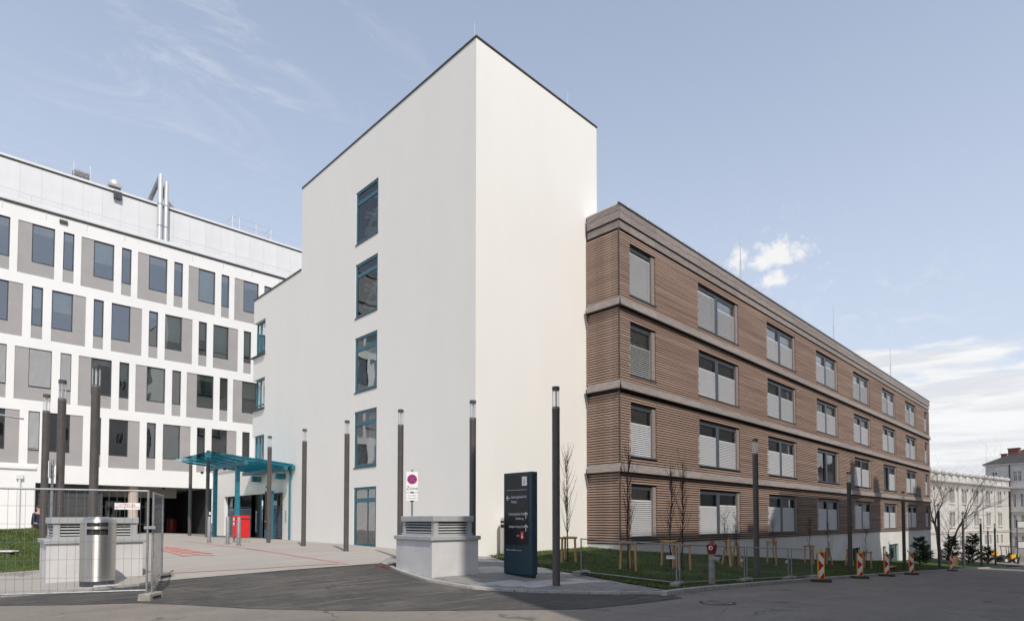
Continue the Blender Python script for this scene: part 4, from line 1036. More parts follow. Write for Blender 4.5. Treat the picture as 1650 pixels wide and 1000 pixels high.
# ------------------------------------------------------------------ sign pillar with the hospital directions
def sign_pillar():
    u0, v0, w, th, H = 11.22, 10.62, 1.05, .21, 2.78
    z = g(u0, v0) + .04
    t = thing('sign_pillar', 'tall petrol blue direction pillar with black text panel and white arrows', 'sign', (u0, v0 + w, z), R(-90))
    # local: x to the right along the front, y into the pillar, front at y=0
    MB().box(.03, .03, 0, w - .03, th - .03, .09).build('foot', M_blackp, t)
    MB().box(0, 0, .09, w, th, H).build('body', M_tealdk, t, bevel=.008)
    MB().box(.05, -.006, .86, w - .12, 0.002, H - .06).build('text_panel', M_black, t)
    MB().box(.12, -.009, H - .47, w - .17, -.005, H - .462).build('divider', M_greyp, t)
    rot = (R(90), 0, 0); y = -.008
    ic = MB().box(.70, -.012, H - .36, .88, -.006, H - .12).build('info_plate', M_whitep, t)
    text('i', .22, M_blackp, ic, (.755, -.0125, H - .315), rot)
    def arrow(x, z, a, s=.15):
        m = MB(); c, sn = math.cos(a), math.sin(a)
        def P(px, pz): return (x + px * c - pz * sn, z + px * sn + pz * c)
        for (p, q, wd) in (((-s / 2, 0), (s / 2, 0), .022), ((s / 2, 0), (s * .08, s * .42), .022), ((s / 2, 0), (s * .08, -s * .42), .022)):
            p = Vector(P(*p)); q = Vector(P(*q)); n_ = (q - p).normalized(); n_ = Vector((-n_.y, n_.x)) * wd / 2
            m.quad((p.x - n_.x, y - .002, p.y - n_.y), (q.x - n_.x, y - .002, q.y - n_.y), (q.x + n_.x, y - .002, q.y + n_.y), (p.x + n_.x, y - .002, p.y + n_.y))
        m.build('arrow', M_whitep, t)
    arrow(.18, H - .67, math.pi); arrow(.84, H - 1.14, R(90), .17); arrow(.84, H - 1.47, R(90), .17)
    text('Stationsgebäude Süd', .095, M_greyp, t, (.29, y, H - .68), rot, sx=.72)
    text('Eingang', .09, M_greyp, t, (.29, y, H - .80), rot, sx=.75)
    text('Stationsgebäude Süd', .095, M_greyp, t, (.76, y, H - 1.13), rot, align='RIGHT', sx=.72)
    text('Anlieferung', .085, M_greyp, t, (.76, y, H - 1.25), rot, align='RIGHT', sx=.75)
    text('Spitalgasse Ausgang Ost', .085, M_greyp, t, (.76, y, H - 1.46), rot, align='RIGHT', sx=.68)
    text('5/13', .075, M_greyp, t, (.60, y, H - 1.70), rot, align='RIGHT', sx=.75)
    MB().box(.645, -.012, H - 1.76, .765, -.006, H - 1.56).build('red_plate', M_redp, t)
    mm = MB(); mm.box(.68, -.0145, H - 1.74, .73, -.0122, H - 1.66); mm.box(.69, -.0145, H - 1.64, .72, -.0122, H - 1.60); mm.build('pictogram', M_whitep, t)
    MB().box(.12, -.004, .705, .15, -.001, .74).build('emblem', M_greyp, t); text('Wiener Spital', .035, M_greyp, t, (.165, -.003, .71), rot)
    MB().box(.38, -.004, .705, .41, -.001, .74).build('emblem', M_greyp, t); text('Universitätsklinik', .035, M_greyp, t, (.425, -.003, .71), rot)
sign_pillar()
# entrance directory pillar
def entrance_pillar():
    t = thing('directory_pillar', 'narrow petrol pillar with a black tenant panel beside the entrance door', 'sign', (13.75, 33.85, g(13.6, 33.2)), R(-90))
    MB().box(0, 0, 0, .72, .22, 2.7).build('body', M_tealframe, t, bevel=.01); MB().box(.03, -.01, .55, .62, 0.004, 2.62).build('panel', M_black, t)
    for k in range(8): MB().box(.08, -.016, 1.1 + .17 * k, .46, -.011, 1.18 + .17 * k).build('name_plate', M_frame, t)
    MB().box(.07, -.016, .98, .25, -.011, 1.02).build('name_plate', M_greyp, t)
entrance_pillar()
# letter box and bollards
def letter_box():
    p = G(388, 873.5)
    t = thing('letter_box', 'red letter box on a grey pedestal in front of the entrance', 'letter box', (p.x, p.y, p.z), R(-6))
    w, d, h = .62, .42, 1.1
    MB().box(-.29, -.2, 0, .29, .2, .24).build('pedestal', M_conc, t)
    MB().box(-.32, -.24, .242, .32, .24, 1.22).build('box', M_red, t, bevel=.02)
    for z in (.78, .98): MB().box(-.328, -.16, z, -.318, .06, z + .14).build('notice', M_whitep, t)
    MB().box(-.30, -.246, 1.04, .30, -.236, 1.09).build('slot', M_blackp, t)
letter_box()
for px, py, h, lab in ((336.7, 874.5, 1.16, 'left of the three steel bollards, below the dark passage'), (366.6, 876.8, 1.16, 'middle one of the three steel bollards, left of the red letter box'), (384.3, 879, 1.16, 'steel bollard standing right in front of the red letter box')):
    p = G(px, py)
    t = thing('bollard', lab, 'bollard', (p.x, p.y, p.z), 0, 'steel bollards at the entrance')
    MB().lathe([(.075, -.02), (.075, h - .03), (.06, h), (.02, h + .01)], 16).build('tube', M_galv, t, smooth=True)
    MB().lathe([(.11, 0.0), (.11, .03)], 16).build('base_ring', M_galv, t)
# no stopping sign
def stop_sign():
    r = ray(664, 790); d = 17.2; k = d / (r.x * FWD.x + r.y * FWD.y); p = r * k
    z = g(p.x, p.y); zc = EYE
    H = EYE + (838 - 756) / FPX * d - z
    t = thing('no_stopping_sign', 'round red and blue no stopping zone sign on a post behind the ventilation box', 'traffic sign', (p.x, p.y, z), -YAW + R(8))
    MB().tube((0, .03, 0), (0, .03, H), .03, n=10).build('post', M_galv, t, smooth=True)
    w = .33; z1 = H - .06; z0 = z1 - .58
    MB().box(-w / 2, -.012, z0, w / 2, 0, z1).build('plate', M_whitep, t)
    cz = z1 - .22; R0 = .143
    def disc(r_, y, m, name):
        mm = MB(); mm.poly([(r_ * math.cos(2 * math.pi * i / 32), y, cz + r_ * math.sin(2 * math.pi * i / 32)) for i in range(32)]); mm.build(name, m, t)
    disc(R0, -.0135, M_redp, 'red_disc'); disc(R0 * .78, -.0145, M_bluep, 'blue_disc')
    x = MB()
    for s_ in (1, -1):
        a = R0 * .62; ww = .010
        x.quad((-a * s_ - ww * s_, -.0155 - .0004 * s_, cz + a - ww), (-a * s_ + ww * s_, -.0155 - .0004 * s_, cz + a + ww), (a * s_ + ww * s_, -.0155 - .0004 * s_, cz - a + ww), (a * s_ - ww * s_, -.0155 - .0004 * s_, cz - a - ww))
    x.build('red_cross', M_redp, t)
    text('Zone', .15, M_blackp, t, (0, -.0135, z0 + .055), (R(90), 0, 0), align='CENTER')
    MB().box(-w / 2, -.012, z0 - .25, w / 2, 0, z0 - .045).build('lower_plate', M_whitep, t)
    text('ausg. Ladetätigkeit', .042, M_blackp, t, (0, -.0135, z0 - .12), (R(90), 0, 0), align='CENTER', sx=.8)
    text('u. Krankentransporte', .042, M_blackp, t, (0, -.0135, z0 - .20), (R(90), 0, 0), align='CENTER', sx=.8)
    c = MB(); c.box(-.05, 0, z0 - .04, .05, .06, z0 - .005); c.box(-.05, 0, z0 - .29, .05, .06, z0 - .252); c.build('clamp', M_blackp, t)
stop_sign()
def side_sign():
    p = G(85, 905); d = 15.2; r = ray(85, 740); k = d / (r.x * FWD.x + r.y * FWD.y); q = r * k; z = g(q.x, q.y)
    t = thing('small_road_sign', 'small white sign seen edge on, on a thin post between the left lamp posts', 'traffic sign', (q.x, q.y, z), R(-17))
    H = EYE + q.z - z
    MB().tube((0, 0, 0), (0, 0, H), .03, n=10).build('post', M_galv, t, smooth=True); MB().box(-.02, -.30, H - .48, .0 - .034, -.0 + .3, H - .06).build('plate', M_whitep, t)
    c = MB(); c.box(-.04, -.05, H - .16, .04, .05, H - .13); c.box(-.04, -.05, H - .42, .04, .05, H - .39); c.build('clamp', M_galv, t)
side_sign()

# ------------------------------------------------------------------ site fences
def fence_panel(a, b, za, zb, H, label, group, nx, zlines, wire=.003, lift=.06, blocks=(), r=.021):
    a = Vector((a[0], a[1], za)); b = Vector((b[0], b[1], zb)); d = b - a; Lh = math.hypot(d.x, d.y); rz = math.atan2(d.y, d.x); s = d.z / Lh
    t = thing('mesh_fence', label, 'fence', a, rz, group)
    for x in (0, Lh):
        MB().tube((x, 0, s * x - .0), (x, 0, s * x + H), r, n=10).build('post', M_galv, t, smooth=True)
    MB().tube((0, 0, H - .02), (Lh, 0, H - .02 + s * Lh), r * .85, n=8).build('top_rail', M_galv, t, smooth=True)
    MB().tube((0, 0, lift), (Lh, 0, lift + s * Lh), r * .85, n=8).build('bottom_rail', M_galv, t, smooth=True)
    m = MB()
    for i in range(1, nx):
        x = Lh * i / nx; m.tube((x, 0, lift + s * x), (x, 0, H - .03 + s * x), wire, n=3, caps=False)
    for z in zlines: m.tube((0, 0, z), (Lh, 0, z + s * Lh), wire, n=3, caps=False)
    m.build('wire_mesh', M_galv, t, kind='stuff')
    return t, Lh, s
def foot_block(u, v, rz, label, z=None, L=.62):
    t = thing('concrete_weight', label, 'concrete weight', (u, v, (g(u, v) if z is None else z)), rz, 'concrete feet of the mesh fences')
    m = MB(); m.prism([(-.12, 0), (.12, 0), (.105, .14), (-.105, .14)], 'x', -L / 2, L / 2); m.build('block', M_conc, t, bevel=.012)
    for x in (-.2, 0, .2): MB().box(x * L - .05, -.128, .045, x * L + .05, -.1, .085).build('hole', M_blackp, t)
def dpt(px, py, d):
    r = ray(px, py); k = d / (r.x * FWD.x + r.y * FWD.y); return Vector((r.x * k, r.y * k, EYE + r.z * k))
# left tall panels
A = dpt(-95, 966, 10.45); B = dpt(236, 955, 11.55)
t1, _, _ = fence_panel(A, B, A.z, B.z, 1.99, 'tall mesh fence panel across the left foreground with a white and red plate', 'tall mesh fence panels at the left', 24, [.33, .67, 1.0, 1.33, 1.66], wire=.0028)
C = dpt(244.5, 955, 11.65); D_ = dpt(260.5, 927, 14.6)
fence_panel(C, D_, C.z, D_.z, 1.97, 'tall mesh fence panel turned away, seen almost edge on beside the new asphalt', 'tall mesh fence panels at the left', 22, [.33, .67, 1.0, 1.33, 1.66], wire=.0028)
E1 = dpt(224, 870, 12.6); E2 = dpt(249, 875, 13.6)
z1 = g(E1.x, E1.y)
foot_block((B.x + C.x) / 2 + .02, (B.y + C.y) / 2 - .02, R(50), 'concrete foot holding the two tall fence posts at the road edge', g(B.x, B.y) - .01, .5)
foot_block(D_.x, D_.y, R(40), 'concrete foot under the far end of the turned mesh fence panel', g(D_.x, D_.y))
cl = MB(); cl.box(-.03, -.03, -.03, .16, .03, .03); cl.build('fence_clip', M_galv, t1, (math.hypot(B.x - A.x, B.y - A.y) - .03, 0, 1.25))
pl = dpt(205.5, 815, 11.45); dirn = (B - A).normalized(); rzf = math.atan2(dirn.y, dirn.x)
def plate(p, rz, w, h, txt, label):
    t = thing('firm_plate', label, 'sign', (p.x, p.y, p.z), rz, 'plates on the mesh fences')
    MB().box(-w / 2, -.012, -h / 2, w / 2, -.006, h / 2).build('board', M_whitep, t)
    text(txt, h * .52, M_redp, t, (0, -.0135, -h * .02), (R(90), 0, 0), align='CENTER', ext=.0005)
    MB().box(w * .28, -.014, -h * .42, w * .36, -.0125, -h * .25).build('mark', M_greyp, t)
plate(pl, rzf, .42, .125, 'SITTECSA', 'white plate with red lettering hanging on the tall left mesh fence')
# right low panels
R1 = dpt(936.5, 920.5, 17.3); R2 = dpt(1090.5, 950, 14.75); R3 = dpt(1200, 944.5, 17.7); R4 = dpt(1271, 940, 20.0); R5 = dpt(1309, 936.5, 21.6)
R2b = dpt(1095.5, 950.5, 14.80); R3b = dpt(1204, 944.5, 17.8); R4b = dpt(1275.5, 939.5, 20.2)
gf = 'low mesh fence panels along the lawn'
for a, b, lab in ((R1, R2, 'low mesh fence panel running from the lawn corner to the road before the first saplings'), (R2b, R3, 'low mesh fence panel in front of the red topped hydrant'), (R3b, R4, 'low mesh fence panel in front of the nearest lawn lamp post'), (R4b, R5, 'short low mesh fence panel ending at the first warning board')):
    a = Vector((a.x, a.y, g(a.x, a.y) + .09)); b = Vector((b.x, b.y, g(b.x, b.y) + .09))
    fence_panel(a, b, a.z, b.z, 1.02, lab, gf, int((b - a).length / .06), [.25, .5, .75], wire=.0016, r=.019)
for (q, ang, lab) in ((R1, 10, 'concrete fence foot on the pavement at the lawn corner'), (R2, 20, 'concrete fence foot at the road edge before the hydrant'), (R3, 3, 'concrete fence foot right of the hydrant'), (R4, 0, 'concrete fence foot by the third fence joint'), (R5, 0, 'concrete fence foot beside the first warning board')):
    foot_block(q.x, q.y, R(ang), lab, g(q.x, q.y) + .03, .72)
for px, py, d, lab in ((1080.5, 897, 14.85, 'small white and red plate on the first low fence panel'), (1194.5, 901.5, 17.5, 'small red plate on the low fence panel right of the hydrant'), (1267, 904, 19.8, 'small red plate on the low fence near the first warning board')):
    p = dpt(px, py, d); plate(p, R(-50) if px < 1090 else R(2), .21, .085, 'SITTECSA', lab)

# ------------------------------------------------------------------ hydrant
def hydrant():
    p = G(1147.5, 945.5)
    t = thing('hydrant', 'grey pillar hydrant with a dark red head on the lawn behind the low fence', 'hydrant', (p.x, p.y, p.z), -YAW)
    MB().lathe([(.082, 0), (.082, .86), (.10, .88)], 20).build('pillar', M_conc, t, smooth=True)
    MB().lathe([(.10, .885), (.118, .98), (.135, 1.10), (.14, 1.115), (.12, 1.14), (.07, 1.17), (.05, 1.19), (.045, 1.22), (.02, 1.235)], 20).build('head', M_hydred, t, smooth=True)
    MB().tube((-.06, -.1, 1.04), (-.075, -.155, 1.04), .055, .05, n=14).build('emblem', M_whitep, t); MB().tube((-.075, -.155, 1.04), (-.077, -.16, 1.04), .03, n=10).build('screw', M_frame, t)
    o = MB(); o.tube((.03, -.03, .76), (.15, -.1, .73), .06, .075, n=14); o.tube((.15, -.1, .73), (.175, -.115, .725), .085, n=14); o.build('outlet', M_conc, t, smooth=True)
    MB().tube((.176, -.1155, .725), (.18, -.118, .724), .05, n=12).build('outlet_cap', M_rubber, t)
hydrant()
# ------------------------------------------------------------------ warning boards
def board():
    t = thing('warning_board', 'red and white chevron warning board at the kerb', 'warning board', (0, 0, 0), 0, 'red and white warning boards along the kerb')
    w, h = .24, .92; z0 = .1
    f = MB(); b = .022
    f.box(-w / 2, -.02, z0, -w / 2 + b, .02, z0 + h); f.box(w / 2 - b, -.02, z0, w / 2, .02, z0 + h); f.box(-w / 2 + b, -.02, z0, w / 2 - b, .02, z0 + b); f.box(-w / 2 + b, -.02, z0 + h - b, w / 2 - b, .02, z0 + h)
    f.build('frame', M_yellow, t)
    MB().box(-w / 2 + b, -.01, z0 + b, w / 2 - b, .01, z0 + h - b).build('board', M_whitep, t)
    x0, x1, y0, y1 = -w / 2 + b, w / 2 - b, z0 + b, z0 + h - b; W_ = x1 - x0; H_ = y1 - y0
    rd = MB()
    # two white arms make a > ; the remaining fields are red
    def P(a, b_): return (x0 + a * W_, -.0115, y0 + b_ * H_)
    rd.poly([P(0, 0.27), P(1, .50), P(0, .73)]); rd.poly([P(.12, 1), P(1, 1), P(1, .76)]); rd.poly([P(.12, 0), P(1, .24), P(1, 0)])
    rd.build('red_fields', M_redp, t)
    MB().box(-.03, -.03, z0 + h, .03, .03, z0 + h + .09).build('lamp_socket', M_yellow, t)
    bs = MB(); bs.prism([(-.16, 0), (.16, 0), (.13, .1), (-.13, .1)], 'x', -.30, .30); bs.build('base', M_rubber, t, bevel=.015); MB().box(-.02, -.02, .09, .02, .02, .13).build('foot_tube', M_galv, t)
    return t
proto = board()
for i, (px, py, lab) in enumerate(((1318.5, 940, 'red and white warning board at the end of the low fence'), (1382.5, 935.5, 'red and white warning board right of the second lawn lamp post'), (1426, 931, 'red and white warning board in front of the sunlit strip of plinth'), (1468.5, 928, 'red and white warning board beside the first pine'), (1527, 923, 'farthest red and white warning board, at the dark conifers'))):
    u = [21.7, 26.8, 31.2, 35.6, 48.6][i]; v = [7.05, 7.25, 7.35, 7.3, 7.7][i]
    if i == 0: proto.location = (u, v, g(u, v)); proto['label'] = lab; proto.rotation_euler = (0, 0, R(-38))
    else: copy_tree(proto, lab, (u, v, g(u, v)), R(-40 - 2 * i))

# ------------------------------------------------------------------ saplings and stake frames
def sapling(u, v, H, label, seed, spread=.35, leaf=False, thick=.028):
    rnd = random.Random(seed)
    t = thing('sapling', label, 'tree', (u, v, g(u, v) + .03), 0, 'leafless saplings on the lawn')
    tr = MB(); pts = []; x = y = 0
    n = 9
    for i in range(n + 1):
        f = i / n; pts.append(Vector((x, y, H * f))); x += rnd.uniform(-.03, .03); y += rnd.uniform(-.03, .03)
    for i in range(n): tr.tube(pts[i], pts[i + 1], thick * (1 - i / n * .85), thick * (1 - (i + 1) / n * .85), n=6)
    tr.build('trunk', M_bark, t)
    cr = MB()
    for k in range(int(17 * H)):
        f = rnd.uniform(.25, .95); i = int(f * n); p = pts[i].lerp(pts[i + 1], f * n - i)
        a = rnd.uniform(0, 6.28); L = H * rnd.uniform(.12, .34) * (1.1 - f * .6); out = spread * rnd.uniform(.3, 1)
        q = p; r0 = thick * .33
        for s_ in range(4):
            b = q + Vector((math.cos(a) * out * L * (.5 - .09 * s_), math.sin(a) * out * L * (.5 - .09 * s_), L * .25)) + Vector((rnd.uniform(-.02, .02), rnd.uniform(-.02, .02), 0))
            cr.tube(q, b, r0, r0 * .75, n=3, caps=False); q = b; r0 *= .72
            if rnd.random() < .6:
                c = q + Vector((rnd.uniform(-.06, .06), rnd.uniform(-.06, .06), rnd.uniform(.03, .12))); cr.tube(q, c, .004, .002, n=3, caps=False)
                if leaf: cr.tube(c, c + Vector((rnd.uniform(-.02, .02), 0, .015)), .012, .004, n=4, caps=False)
    cr.build('crown', M_bark, t)
def stakes(u, v, h, r, label, seed, lean=.0, crossbar=True):
    rnd = random.Random(seed)
    t = thing('tree_stakes', label, 'tree stakes', (u, v, g(u, v) + .03), rnd.uniform(0, 2), 'wooden stake frames round the saplings')
    tops = []
    for k in range(3):
        a = k * 2.094; b = Vector((r * math.cos(a), r * math.sin(a), -.1)); q = Vector((r * (1 - lean) * math.cos(a), r * (1 - lean) * math.sin(a), h)); tops.append(q)
        MB().tube(b, q, .042, .04, n=10).build('stake', M_stake, t, smooth=True)
    if crossbar:
        for k in range(3):
            a, b = tops[k], tops[(k + 1) % 3]; d = (b - a).normalized() * .08
            MB().tube(a - d + Vector((0, 0, -.04 + .012 * k)), b + d + Vector((0, 0, -.04 + .012 * k)), .034, n=8).build('crossbar', M_stake, t, smooth=True)
T = [(914.5, 906.5, 907.5, .9, 3.9, 'behind the lamp post at the pavement corner'), (1013, 919, 922, .95, 4.0, 'nearest the first low fence panel'), (1080, 914.5, 918, 1.0, 3.6, 'behind the other pair before the first wide window'), (1099, 918.5, 921, .9, 3.9, 'by the joint of the first two low fence panels'),
     (1173.5, 912, 915, 1.15, 2.3, 'between the hydrant and the brown building'), (1188, 912.5, 915, 1.05, 2.1, 'right of the hydrant, closer to the lamp post'), (1246, 909, 912, 1.15, 2.3, 'right of the nearest lawn lamp post'), (1305, 908, 911, 1.05, 2.6, 'just left of the first warning board'),
     (1334, 908.5, 912, 1.0, 2.6, 'right of the first warning board'), (1368, 911, 914, 1.0, 2.0, 'hidden by the second lawn lamp post'), (1396, 914, 918, 1.0, 2.6, 'by the dark cellar window'), (1434, 917, 917, 0, 1.7, 'without stakes before the sunlit plinth')]
for i, (px, py, pb, h, H, where) in enumerate(T):
    p = G(px, (py + pb) / 2)
    sapling(p.x, p.y, H, 'slim leafless sapling ' + where, 20 + i, .3 if H > 3 else .55, leaf=(i in (4, 5)), thick=.03 if H > 3 else .018)
    if h: stakes(p.x, p.y, h, .30 if i < 4 else .27, 'wooden stake frame round the sapling ' + where, 50 + i, .12 if i < 4 or i in (6, 7, 10) else .75, crossbar=(i not in (4, 5, 8)))

# ------------------------------------------------------------------ planting at the far end
def conifer(u, v, H, Rr, label, seed):
    rnd = random.Random(seed)
    t = thing('pine_tree', label, 'pine', (u, v, g(u, v)), 0, 'young pines at the far end of the lawn')
    MB().tube((0, 0, -.1), (0, 0, H * .96), .05, .012, n=7).build('trunk', M_bark, t)
    m = MB(); br = MB()
    for k in range(int(34 * H)):
        f = rnd.uniform(.04, .97); a = rnd.uniform(0, 6.28); L = Rr * (1.0 - f * .72) * rnd.uniform(.6, 1.1)
        p = Vector((0, 0, H * f)); tip = p + Vector((math.cos(a) * L, math.sin(a) * L, L * rnd.uniform(.35, .8)))
        br.tube(p, tip, .018, .006, n=3, caps=False)
        for j in range(20):
            q = p.lerp(tip, rnd.uniform(.35, 1.0)); d = Vector((rnd.gauss(0, 1), rnd.gauss(0, 1), rnd.gauss(.35, 1))).normalized() * .19; d += (tip - p).normalized() * .10
            s_ = d.cross(Vector((rnd.gauss(0, 1), rnd.gauss(0, 1), rnd.gauss(0, 1)))).normalized() * .034
            n_ = len(m.v); m.v += [tuple(q - s_), tuple(q + s_), tuple(q + d)]; m.f.append((n_, n_ + 1, n_ + 2))
    m.build('crown', M_needle, t); br.build('branches', M_bark, t)
for u, v, H, r_, lab, sd in ((57.5, 11.2, 2.25, .95, 'young pine with spreading arms beside the fourth warning board', 1), (65, 12.2, 1.7, .9, 'low dark pine at the right end of the brown building', 2), (75.5, 11.9, 2.8, 1.15, 'dark bushy pine left of the lamp post before the ornate house', 3), (86.0, 11.6, 3.4, 1.3, 'tallest dark bushy pine before the ornate house', 4), (90, 10.8, 2.0, 1.2, 'small dark pine at the right end of the row', 5), (80.5, 11.2, 1.9, 1.2, 'low dark pine between two taller ones', 6)):
    conifer(u, v, H, r_, lab, sd)
def bare_tree(u, v, H, label, seed):
    rnd = random.Random(seed)
    t = thing('bare_tree', label, 'tree', (u, v, g(u, v)))
    tr = MB(); cr = MB()
    def grow(p, d, L, r, depth):
        n = 4; q = p
        for i in range(n):
            d = (d + Vector((rnd.gauss(0, .12), rnd.gauss(0, .12), rnd.gauss(.03, .08)))).normalized()
            b = q + d * (L / n); (tr if depth < 2 else cr).tube(q, b, r, r * .86, n=7 if depth < 2 else 3, caps=False); r *= .86
            if depth >= 1 and depth < 5 and rnd.random() < .92:
                s_ = (d + Vector((rnd.gauss(0, .6), rnd.gauss(0, .6), rnd.gauss(.1, .35)))).normalized(); grow(b, s_, L * rnd.uniform(.45, .7), r * .55, depth + 1)
            q = b
        if depth < 5:
            for _ in range(2 if depth else 4):
                s_ = (d + Vector((rnd.gauss(0, .45), rnd.gauss(0, .45), rnd.gauss(.1, .25)))).normalized(); grow(q, s_, L * rnd.uniform(.6, .85), r * .72, depth + 1)
    grow(Vector((0, 0, -.2)), Vector((.02, -.05, 1)), H * .22, .26, 0)
    grow(Vector((.5, -.6, -.2)), Vector((.25, -.25, 1)).normalized(), H * .26, .16, 1)
    tr.build('trunk', M_bark2, t); cr.build('crown', M_bark2, t)
bare_tree(91.0, 15.6, 21.5, 'large leafless tree rising beside the far end of the brown building', 9)

# ------------------------------------------------------------------ old houses at the end of the street
def wpx(px, P0, dirv):
    """distance along a facade line (from P0 along dirv) met by the sight column px"""
    r = ray(px, 838); n = Vector((-r.y, r.x)); return -(n.x * P0.x + n.y * P0.y) / (n.x * dirv.x + n.y * dirv.y)
def ornate_house():
    a = R(-9.7); dv = Vector((math.cos(a), math.sin(a), 0)); P0 = dpt(1518.8, 776, 100)
    z0 = -6.6
    t = thing('ornate_house', 'cream old house with a scalloped parapet and tall paired windows at the street end', 'building', (P0.x, P0.y, 0), a)
    W_ = 32.2; zc = 8.05
    cols = [wpx(p, P0, dv) for p in (1535, 1554.5, 1573.5, 1593, 1611.5)]
    rows = [(4.6, 6.95), (.55, 2.95), (-3.45, -1.1)]
    holes = []; wins = []
    for r_, (b, tt) in enumerate(rows):
        for c in cols:
            for s_ in (-1.08, .12):
                if r_ == 2: s_ *= 2.0
                holes.append((c + s_, c + s_ + .96, b, tt)); wins.append((c + s_, b, .96, tt - b))
    for c in cols: holes.append((c - .5, c + .5, -5.3, -4.7)); wins.append((c - .5, -5.3, 1.0, .6))
    m = MB(); wall_with_holes(m, -9, W_, z0, zc, 0, holes, .25); m.quad((-9, 0, z0), (-9, 12, z0), (-9, 12, zc), (-9, 0, zc)); m.quad((W_, 0, z0), (W_, 12, z0), (W_, 12, zc), (W_, 0, zc))
    m.quad((-9, 0, zc), (W_, 0, zc), (W_, 12, zc), (-9, 12, zc)); m.build('wall', M_plaster, t)
    MB().box(-8.8, .9, z0, W_ - .2, 1.0, zc - .2).build('rooms', M_membrane, t)
    cache = {}
    for (x, z, w, h) in wins:
        k = (round(w, 2), round(h, 2))
        if k not in cache: cache[k] = (frame_mb(w, h, .035, .08, bars_x=((w / 2, .035),), bars_z=((h * .7, .03),)).mesh('window', M_whitep), pane_mb(w, h, .04).mesh('pane', M_glassdk))
        o = inst('window', cache[k][0], t, (x, .20, z)); inst('pane', cache[k][1], o)
    for c in cols:
        for (b, tt) in rows[:2]:
            MB().box(c - 1.25, -.14, b - .22, c + 1.25, 0.0, b - .06).build('window_sill', M_plaster, t)
            tm = MB().box(c - 1.25, -.10, tt + .18, c + 1.25, -.003, tt + .365)
            tm.prism([(c - 1.3, tt + .37), (c + 1.3, tt + .37), (c + .5, tt + .68), (c - .5, tt + .68)], 'y', -.12, -.003); tm.build('window_hood', M_plaster, t)
    st = MB()
    for z in (-.62, -.35): st.box(-9, -.12, z, W_, -.004, z + .12)
    for k in range(5): st.box(-9, -.05, -5.2 + .5 * k + .02, W_, -.002, -4.75 + .5 * k)
    st.build('string_course', M_plaster, t)
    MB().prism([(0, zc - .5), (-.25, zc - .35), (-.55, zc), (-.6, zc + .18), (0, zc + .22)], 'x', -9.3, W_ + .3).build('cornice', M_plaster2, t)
    br = MB()
    for k in range(42): br.box(-8.8 + k, -.4, zc - .62, -8.5 + k, -.004, zc - .36)
    br.build('cornice_brackets', M_plaster, t, kind='stuff')
    bd = MB()
    for k in range(16): bd.box(-6.2 + 2.4 * k, -.03, zc - 1.35, -5.7 + 2.4 * k, -.003, zc - .85)
    bd.build('frieze_panels', M_roof, t, kind='stuff')
    for px in (1545, 1585, 1604): 
        s_ = wpx(px, P0, dv); MB().box(s_ - .35, -.16, -.3, s_ + .35, -.004, zc - .52).build('pilaster', M_plaster, t)
    for k in range(13):
        x = -8.2 + 3.05 * k; m = MB(); pts = [(x, zc + .23)]
        for i in range(9): a2 = math.pi * (1 - i / 8); pts.append((x + 1.35 + 1.0 * math.cos(a2), zc + .55 + .55 * math.sin(a2)))
        pts += [(x + 2.7, zc + .23)]; m.prism(pts, 'y', -.2, .25)
        m.box(x + 2.5, -.26, zc + .23, x + 3.2, .3, zc + 1.15); m.lathe([(.25, zc + 1.16), (.62, zc + 1.45), (.6, zc + 1.75), (.3, zc + 2.0)], 8, x + 2.85, .02)
        m.build('parapet_crest', M_plaster, t)
    return P0 + dv * W_
PR = ornate_house()
